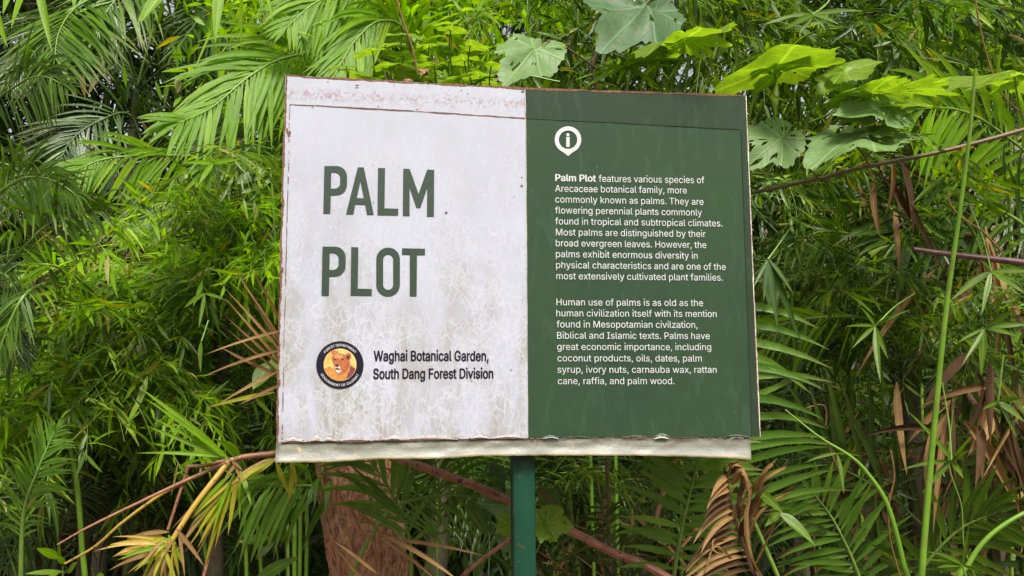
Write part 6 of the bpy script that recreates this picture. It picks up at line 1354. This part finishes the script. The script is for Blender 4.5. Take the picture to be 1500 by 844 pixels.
single('fallen_branch', [(640, 890, 2.7), (680, 842, 2.68), (715, 813, 2.67), (752, 787, 2.66), (770, 776, 2.66)], px2m(3.4, 2.7), px2m(3, 2.7), 'red_bark', 'thin brown twig leaning up towards the post near the bottom edge', 'twig', 20, .1)
single('palm_stalk', [(1338, 365, 2.7), (1370, 370, 2.7), (1420, 376, 2.7), (1500, 385, 2.7), (1600, 400, 2.7)], px2m(3.4, 2.7), px2m(5.5, 2.7), 'stalk_maroon', 'maroon brown stalk entering from the right edge at mid height', 'stalk', 30, .1)
for i, (seq, r, mat, lab) in enumerate([
    ([(1425, -20, 3.0), (1440, 60, 3.0), (1463, 130, 3.0), (1500, 170, 3.0)], 1.3, 'dry', 'thin straw coloured twig slanting through the upper right corner'),
    ([(578, -10, 3.0), (590, 30, 3.0), (603, 68, 3.0), (612, 110, 3.0)], 1.8, 'dry', 'pale upright twig above the white board'),
    ([(1388, 280, 2.6), (1392, 300, 2.6), (1410, 320, 2.6), (1440, 340, 2.6), (1470, 372, 2.6)], 1.5, 'dry', 'curling pale tendril above the maroon stalk'),
    ([(1305, 660, 2.5), (1310, 700, 2.5), (1302, 740, 2.5), (1304, 790, 2.5), (1320, 850, 2.5)], 1.5, 'dry', 'dead hanging tendril between the two green stems at lower right'),
    ([(1172, 600, 3.0), (1210, 600, 3.0), (1196, 700, 3.0), (1192, 760, 3.0), (1195, 860, 3.0)], 1.2, 'stalk_brown', 'fine brown twig hanging right of the board corner'),
    ([(1396, 600, 2.6), (1390, 680, 2.6), (1408, 740, 2.6), (1412, 800, 2.6), (1428, 845, 2.6)], 1.2, 'rachis', 'thin green tendril hanging right of the tall stem'),
    ([(784, 706, 2.8), (812, 740, 2.8), (840, 768, 2.8), (860, 776, 2.8)], 1.6, 'dry', 'pale dry twig just right of the post under the board'),
    ([(120, 200, 4.6), (170, 240, 4.6), (178, 245, 4.6)], 1.3, 'rachis', 'bare green rib crossing the dark hollow at left'),
    ([(178, 345, 3.8), (230, 326, 3.8), (270, 324, 3.8), (312, 330, 3.8)], 1.6, 'rachis', 'thin arching green shoot above the bright bamboo')]):
    single('twig', seq, px2m(r, seq[0][2]), px2m(r * .8, seq[0][2]), mat, lab, 'twig', 24, .15, sides=6, seed=i)

# ------------------------------------------------------------------ dying palm at lower left
p = palm(V3(P(430, 700, 2.7).x, P(430, 700, 2.7).y, 0), 'dying palm with bent brown and yellow stalks and withered leaves left of the trunk')
k = lambda *a, **b: stalk(p, *a, **b)
k([(560, 660, 2.75), (480, 652, 2.72), (404, 664, 2.68), (360, 669, 2.66), (332, 676, 2.64)], px2m(4.5, 2.7), px2m(4, 2.7), 'stalk_brown', seed=1)
k([(334, 674, 2.64), (300, 682, 2.63), (276, 683, 2.62)], px2m(3, 2.7), px2m(2.5, 2.7), 'stalk_brown', n=10)
k([(276, 683, 2.62), (264, 720, 2.6), (246, 776, 2.58)], px2m(2.6, 2.7), px2m(2, 2.7), 'stalk_brown', n=12)
k([(334, 677, 2.64), (270, 705, 2.6), (200, 738, 2.56), (130, 772, 2.52), (84, 798, 2.5)], px2m(3.2, 2.6), px2m(1.2, 2.5), 'stalk_brown')
k([(300, 692, 2.62), (240, 722, 2.6), (180, 765, 2.58), (140, 800, 2.56), (95, 826, 2.55)], px2m(2.8, 2.6), px2m(1.6, 2.5), 'stalk_yellow')
k([(334, 678, 2.62), (310, 708, 2.58), (282, 745, 2.55), (250, 795, 2.52), (215, 850, 2.5), (190, 900, 2.5)], px2m(4.6, 2.6), px2m(3.6, 2.5), 'stalk_yellow')
k([(420, 664, 2.7), (375, 682, 2.66), (345, 705, 2.63), (330, 740, 2.6), (312, 790, 2.58), (298, 846, 2.56)], px2m(3.2, 2.6), px2m(2.6, 2.6), 'stalk_brown')
def blades(parent, specs, mat, name='leaflet', face=None, wj=1.0, droop=.08, seed=0):
    rg = np.random.default_rng(seed)
    for (x0, y0, x1, y1, d, wpx) in specs:
        mb = MB(); a = P(x0, y0, d); b = P(x1, y1, d - .04 + rg.normal() * .02)
        leaves(mb, [a], [(b - a) + UPW * (b - a).length * droop], [CV + UPW * .3 + RIGHT * rg.normal() * .4], (b - a).length * 1.03, px2m(wpx, d) * wj, droop, .35, 8, .3, rg.normal() * .08, rg)
        link(name, mb.mesh(name), parent, [M[mat]])
blades(p, [(335, 672, 206, 570, 2.6, 9), (338, 674, 213, 586, 2.6, 7), (336, 674, 222, 612, 2.62, 6), (328, 672, 214, 626, 2.6, 7), (330, 670, 202, 660, 2.6, 6), (326, 672, 232, 660, 2.6, 5)], 'bamboo_lime', seed=1)
blades(p, [(214, 628, 202, 626, 2.6, 3), (345, 672, 312, 640, 2.6, 6), (348, 670, 325, 640, 2.6, 5), (352, 690, 366, 740, 2.62, 7), (350, 690, 352, 760, 2.62, 7), (350, 668, 335, 642, 2.6, 6)], 'bamboo_lime', seed=2, droop=.3)
blades(p, [(402, 575, 305, 598, 2.62, 7), (404, 672, 342, 712, 2.6, 12), (398, 676, 338, 706, 2.6, 8), (346, 700, 262, 800, 2.58, 9), (342, 706, 280, 790, 2.58, 7), (338, 712, 290, 800, 2.58, 7), (334, 716, 300, 830, 2.58, 8)], 'palm_yellow', seed=3)
rgy = np.random.default_rng(33)
for q in range(34):
    a_ = R(rgy.uniform(168, 300)); x0, y0 = 246 + rgy.normal() * 10, 795 + rgy.normal() * 8; l_ = rgy.uniform(45, 110)
    mt_ = ['palm_yellow', 'palm_yellow', 'stalk_yellow', 'dry', 'bamboo_lime'][q % 5]
    blades(p, [(x0, y0, x0 + l_ * math.cos(a_), y0 - l_ * math.sin(a_) * .8, 2.5 + rgy.normal() * .04, rgy.uniform(4, 9))], mt_, seed=600 + q, droop=.2)
for q in range(12):
    x0, y0 = 342 + rgy.normal() * 6, 702 + rgy.normal() * 8
    blades(p, [(x0, y0, x0 - rgy.uniform(10, 90), y0 + rgy.uniform(60, 125), 2.58, rgy.uniform(4, 8))], ['palm_yellow', 'bamboo_lime', 'dry'][q % 3], seed=700 + q, droop=.2)
blades(p, [(258, 775, 298, 830, 2.48, 8), (246, 790, 236, 845, 2.48, 6), (262, 776, 272, 845, 2.48, 6), (240, 808, 160, 830, 2.48, 7), (348, 678, 330, 700, 2.58, 6), (345, 682, 352, 706, 2.58, 5), (340, 676, 355, 690, 2.58, 5)], 'dry', seed=5, droop=.2)
blades(p, [(404, 676, 420, 730, 2.75, 8), (430, 676, 425, 740, 2.75, 7), (425, 672, 436, 716, 2.75, 7)], 'palm_yellow', seed=6)

# spiky brown leaf behind the left edge of the board
p = palm(V3(P(430, 540, 2.66).x, P(430, 540, 2.66).y, 0), 'withered brown fan of narrow spikes sticking out from behind the left edge of the board')
stalk(p, [(560, 1300, 3.4), (545, 900, 3.4), (530, 720, 3.3), (470, 600, 2.9), (430, 545, 2.68)], .007, .005, 'rachis_dry')
blades(p, [(425, 530, 350, 399, 2.66, 5.5), (425, 500, 376, 396, 2.66, 5), (424, 530, 335, 424, 2.64, 5), (424, 545, 330, 440, 2.64, 5), (424, 548, 334, 466, 2.62, 5), (424, 560, 334, 480, 2.62, 4), (424, 482, 300, 510, 2.6, 4.5), (424, 560, 321, 509, 2.62, 6), (424, 510, 296, 538, 2.6, 5), (424, 560, 340, 520, 2.64, 5), (416, 540, 322, 586, 2.62, 6), (420, 560, 350, 590, 2.62, 5), (424, 520, 358, 410, 2.66, 4)], 'dry', seed=7, droop=.03)
p = empty('palm', V3(P(495, 900, 2.6).x, P(495, 900, 2.6).y, 0), 'small half dead palm at the foot of the flaky trunk with pale straw tips', 'palm')
stalk(p, [(555, 1300, 2.7), (560, 900, 2.66), (548, 800, 2.62), (530, 780, 2.6), (515, 745, 2.58)], .005, .003, 'stalk_brown')
blades(p, [(555, 778, 515, 736, 2.56, 6), (552, 782, 518, 774, 2.56, 3), (556, 782, 680, 850, 2.56, 7), (554, 786, 640, 852, 2.56, 6), (560, 790, 705, 816, 2.58, 6), (552, 840, 486, 795, 2.5, 6), (530, 850, 486, 797, 2.5, 4)], 'dry', seed=8, droop=.15)
blades(p, [(590, 760, 496, 678, 2.6, 9), (596, 765, 515, 678, 2.62, 9), (575, 768, 500, 736, 2.58, 8), (600, 690, 560, 668, 2.7, 8)], 'palm_mid', seed=9, droop=.1)

# ------------------------------------------------------------------ curled dead frond under the right corner
p = palm(V3(P(1110, 900, 2.45).x, P(1110, 900, 2.45).y, 0), 'curled dry brown frond with tangled ribbons under the right corner of the board')
stalk(p, [(1150, 1300, 2.5), (1120, 900, 2.47), (1100, 830, 2.46), (1080, 770, 2.45), (1066, 720, 2.44), (1068, 690, 2.43), (1085, 680, 2.42)], px2m(4, 2.45), px2m(2.5, 2.45), 'rachis_dry', 'rachis', 40)
rg = np.random.default_rng(9)
sp = []
for i in range(15):
    t_ = i / 14; x0 = 1066 + 34 * t_ ** 1.5; y0 = 700 + 135 * t_
    sp.append((x0, y0, 1030 - 55 * t_ + rg.normal() * 6 + 10, y0 + 8 + 22 * t_ + rg.normal() * 4, 2.42, 10 - 2 * t_))
for (x0, y0, x1, y1, d_, w_) in sp:
    mb = MB(); a = P(x0, y0, d_); b = P(x1, y1, d_ - .07)
    leaves(mb, [a], [(b - a) + UPW * (b - a).length * .35], [CV + UPW * .6 + RIGHT * rg.normal() * .2], (b - a).length * 1.1, px2m(w_, d_), .55, .9, 8, .3, rg.normal() * .35, rg)
    link('leaflet', mb.mesh('leaflet'), p, [M['dry'] if rg.random() < .6 else M['dry_dark']])
def ribbon(parent, seq, wpx, mat, twist=.8, seed=0, name='leaflet', w_end=.3):
    rg = np.random.default_rng(seed); path = spline(pp(seq), 28); T = nrm(np.gradient(path, axis=0)); mb = MB(); V = []; UV = []
    ph = rg.random() * 6
    for i, c in enumerate(path):
        s = i / 27; a = ph + twist * math.sin(s * 5 + ph)
        s1 = nrm(np.cross(T[i], np.array(CV))); s2 = np.cross(T[i], s1)
        sd_ = s1 * math.cos(a) + s2 * math.sin(a)
        w_ = px2m(wpx, seq[0][2]) / 2 * (1 - (1 - w_end) * s) * (.5 + .5 * min(1, s * 6)); nn = np.cross(sd_, T[i])
        for q, u in ((-1, 0), (-.5, .25), (0, .5), (.5, .75), (1, 1)):
            V.append(c + sd_ * w_ * q + nn * w_ * .5 * (abs(q) - .3) + nn * w_ * .15 * math.sin(s * 30 + q * 3)); UV.append((u, s))
    mb.add(V, [(i * 5 + j, i * 5 + j + 1, (i + 1) * 5 + j + 1, (i + 1) * 5 + j) for i in range(27) for j in range(4)], UV)
    return link(name, mb.mesh(name), parent, [M[mat]])
for i, (seq, w_) in enumerate([
    ([(1068, 695, 2.42), (1078, 685, 2.4), (1090, 700, 2.4), (1080, 740, 2.4), (1090, 790, 2.4), (1108, 846, 2.4)], 13),
    ([(1072, 710, 2.42), (1088, 690, 2.38), (1100, 720, 2.38), (1094, 760, 2.38), (1098, 810, 2.38), (1118, 850, 2.38)], 14),
    ([(1072, 760, 2.42), (1100, 715, 2.38), (1132, 680, 2.36)], 13), ([(1078, 770, 2.42), (1110, 710, 2.38), (1150, 684, 2.36)], 12),
    ([(1082, 790, 2.42), (1104, 735, 2.38), (1126, 712, 2.36)], 12), ([(1066, 700, 2.42), (1074, 680, 2.4), (1090, 686, 2.4)], 12),
    ([(1090, 800, 2.42), (1112, 752, 2.38), (1150, 725, 2.36), (1160, 724, 2.36)], 7), ([(1105, 830, 2.42), (1130, 780, 2.38), (1150, 735, 2.36)], 4),
    ([(1064, 700, 2.42), (1062, 684, 2.4), (1082, 676, 2.4), (1098, 680, 2.4)], 8), ([(1092, 780, 2.42), (1112, 735, 2.4), (1118, 695, 2.38), (1138, 673, 2.36)], 11),
    ([(1086, 835, 2.42), (1050, 800, 2.38), (1035, 830, 2.36), (1028, 850, 2.36)], 4), ([(1080, 800, 2.42), (1048, 790, 2.38), (1046, 806, 2.36), (1060, 812, 2.36)], 4)]):
    ribbon(p, seq, w_, 'dry' if i % 4 else 'dry_dark', 1.0, i)

# ------------------------------------------------------------------ dry thatch at the right
def thatch(label, root, n, spread, Lr, dv, seed, mats=('dry', 'dry_dark'), w=(5, 12), name='dead_frond'):
    rg = np.random.default_rng(seed); q = P(*root)
    e = empty(name, q, label, 'dead frond')
    stalk(e, [q + V3(.1, .3, .1), q + V3(.03, .1, .05), q], .012, .008, 'rachis_dry', 'rachis', 10, world_pts=True)
    for j, mt in enumerate(mats):
        mb = MB(); m_ = n // 2
        B = np.array(q) + rg.normal(0, 1, (m_, 3)) * np.array([spread, .10, .07])
        D = np.stack([rg.normal(dv[0], .5, m_), rg.normal(-.1, .2, m_), rg.normal(dv[1], .3, m_)], 1)
        leaves(mb, B, D, nrm(np.array(CV) + rg.normal(0, .5, (m_, 3))), rg.uniform(*Lr, m_), px2m(1, root[2]) * rg.uniform(*w, m_), rg.uniform(.1, .7, m_), rg.uniform(.2, 1.2, m_), 8, .3, rg.normal(0, .7, m_), rg)
        link('leaflets', mb.mesh('leaflets'), e, [M[mt]])
    return e
thatch('pale brown thatch of dead leaves hanging at the right edge near the bottom', (1480, 580, 3.1), 36, .12, (.3, .55), (0, -1), 1)
thatch('curled tan dead leaves arching beside the tall stem at lower right', (1430, 595, 2.9), 14, .06, (.18, .34), (-.5, -.5), 2, w=(9, 18))
thatch('heap of dead palm leaves in the shade right of the board corner', (1290, 660, 3.4), 44, .25, (.2, .5), (-.4, -.5), 3)
thatch('dull brown dead leaves hanging low between the green stalks', (1320, 760, 3.3), 36, .28, (.2, .45), (-.1, -.7), 4)
thatch('dead leaflets dangling in the middle right behind the bamboo blades', (1450, 360, 3.4), 14, .12, (.3, .6), (0, -1), 5, w=(7, 13))
thatch('small dead frond glimpsed beneath the brown vine stem', (1300, 265, 3.2), 20, .05, (.15, .3), (.1, -1), 6, w=(6, 10))
thatch('brown dead leaflets deep in the hollow at left', (150, 370, 4.4), 40, .22, (.2, .4), (.3, -.3), 7, ('dry_dark', 'dry_dark'), w=(4, 7))
thatch('dry grass like litter below the board right of the post', (880, 790, 3.2), 44, .18, (.15, .35), (.2, -.3), 8, w=(2, 5))
thatch('dead brown leaves in the dark behind the stalks at lower left', (150, 740, 4.2), 40, .2, (.15, .35), (-.1, -.8), 9, ('dry_dark', 'dry_dark'), w=(4, 8))

# ------------------------------------------------------------------ near blades hanging into the top left
b = empty('bamboo_spray', P(180, -150, 1.6), 'bright bamboo spray hanging into the top left corner close to the camera', 'bamboo')
stalk(b, [(-60, -60, 1.6), (60, -40, 1.6), (200, -60, 1.6), (330, -40, 1.6), (420, -120, 1.7), (500, -400, 2.0)], .003, .004, 'rachis', 'twig', 30)
blades(b, [(48, -40, 14, 40, 1.55, 15), (52, -40, 76, 72, 1.55, 13), (20, -40, 6, 20, 1.55, 12), (-10, 0, 8, 70, 1.55, 12), (262, -40, 203, 30, 1.5, 26), (240, -30, 192, 36, 1.55, 8), (326, -40, 310, 60, 1.5, 17), (312, 40, 286, 106, 1.5, 5), (356, -45, 352, 76, 1.55, 9), (108, -40, 110, 12, 1.55, 12), (145, -40, 150, 8, 1.55, 8), (384, -30, 405, 30, 1.6, 7)], 'bamboo_lime', 'leaf', seed=10, droop=.04)

# hand placed bamboo sprays in front
def spray(label, node, specs, mat, seed, stem=None, d=2.8):
    b = empty('bamboo_spray', P(*node), label, 'bamboo')
    if stem: stalk(b, stem, .0018, .0025, 'rachis', 'twig', 20)
    blades(b, [(node[0], node[1], x, y, node[2], w_) for x, y, w_ in specs], mat, 'leaf', seed=seed, droop=.15)
spray('fresh lime green bamboo tuft standing on the top edge of the green board', (915, 98, 2.75), [(842, 118, 4), (862, 126, 8), (875, 100, 6), (950, 112, 6), (935, 88, 8), (905, 122, 7), (985, 96, 7), (968, 128, 10), (890, 108, 6), (1010, 84, 5), (960, 96, 6), (925, 80, 7)], 'bamboo_lime', 1, [(930, 300, 2.85), (928, 180, 2.8), (920, 130, 2.76), (915, 98, 2.75)])
spray('whitish green bamboo leaves above the vine leaves at upper right', (1190, 22, 2.8), [(1120, 34, 9), (1152, 46, 9), (1210, 46, 8), (1228, 36, 8), (1262, 14, 8), (1170, 50, 8), (1142, 28, 7)], 'bamboo', 2, [(1240, -60, 2.9), (1215, 0, 2.85), (1190, 22, 2.8)])
spray('green bamboo spray with narrow blades at the right edge, mid height', (1452, 398, 2.6), [(1395, 440, 10), (1438, 460, 8), (1500, 432, 9), (1412, 415, 6), (1515, 400, 9), (1436, 380, 5)], 'bamboo', 3, [(1420, 300, 2.65), (1440, 350, 2.62), (1452, 398, 2.6)])
spray('pointed bamboo leaves hanging from a thin twig at the far right', (1442, 482, 2.55), [(1415, 536, 7), (1438, 548, 11), (1490, 455, 9), (1510, 470, 8), (1400, 500, 4), (1490, 490, 8)], 'bamboo', 4, [(1530, 470, 2.6), (1490, 478, 2.58), (1442, 482, 2.55)])
spray('bamboo leaves spread around a joint beside the tall stem at lower right', (1394, 676, 2.45), [(1320, 686, 6), (1330, 600, 8), (1412, 700, 8), (1350, 720, 9), (1370, 640, 7), (1425, 640, 6), (1420, 660, 6)], 'bamboo', 5, [(1380, 560, 2.5), (1390, 620, 2.48), (1394, 676, 2.45)])
spray('striped bamboo leaves in the lower right corner above the thatch', (1462, 588, 2.5), [(1485, 640, 12), (1500, 580, 8), (1440, 600, 6), (1500, 620, 10), (1455, 560, 5)], 'bamboo', 6, [(1470, 520, 2.5), (1462, 588, 2.5)])
spray('dark green bamboo blades hanging straight down beside the board edge', (1125, 380, 2.7), [(1118, 440, 9), (1135, 478, 10), (1160, 430, 9), (1105, 420, 7), (1172, 500, 10)], 'bamboo_dark', 7, [(1180, 300, 2.8), (1150, 345, 2.75), (1125, 380, 2.7)])
spray('bamboo tuft in the middle right with a long blade pointing down', (1282, 478, 2.7), [(1285, 560, 9), (1300, 525, 8), (1240, 480, 5), (1262, 450, 6), (1310, 460, 6), (1330, 450, 6), (1250, 510, 6)], 'bamboo', 8, [(1340, 430, 2.8), (1310, 450, 2.75), (1282, 478, 2.7)])
spray('tiny bamboo sprig at the bottom right with narrow blue green leaves', (1410, 828, 2.4), [(1360, 800, 7), (1372, 830, 6), (1420, 770, 6), (1440, 840, 5), (1395, 850, 5), (1350, 822, 5)], 'bamboo', 9, [(1425, 880, 2.4), (1410, 828, 2.4)])
spray('split green blade with brown blotches below the right corner of the board', (1110, 718, 2.4), [(1145, 752, 14), (1095, 700, 4)], 'bamboo', 10)
spray('long drooping green blade under the curled dry frond', (1142, 752, 2.4), [(1194, 796, 16), (1120, 770, 12)], 'bamboo', 11)
spray('narrow bamboo leaf pair hanging right of the palm leaflets at lower right', (1226, 664, 2.5), [(1237, 722, 8), (1180, 674, 5), (1262, 668, 4)], 'bamboo', 12)
spray('slender leaves dangling from the bamboo just left of centre height', (300, 430, 2.9), [(306, 470, 8), (292, 480, 6), (270, 450, 8), (330, 440, 5)], 'bamboo', 13)
spray('pale hanging bamboo leaf low in front of the bright bamboo', (295, 500, 2.8), [(292, 545, 8), (300, 478, 2)], 'bamboo', 14, [(305, 470, 2.85), (295, 500, 2.8)])
spray('bright leaf tuft left of the board just above the frond', (312, 240, 3.0), [(262, 262, 6), (270, 285, 8), (290, 270, 8), (340, 262, 7), (330, 236, 6), (292, 300, 6), (352, 236, 7), (270, 240, 7)], 'bamboo_lime', 15)
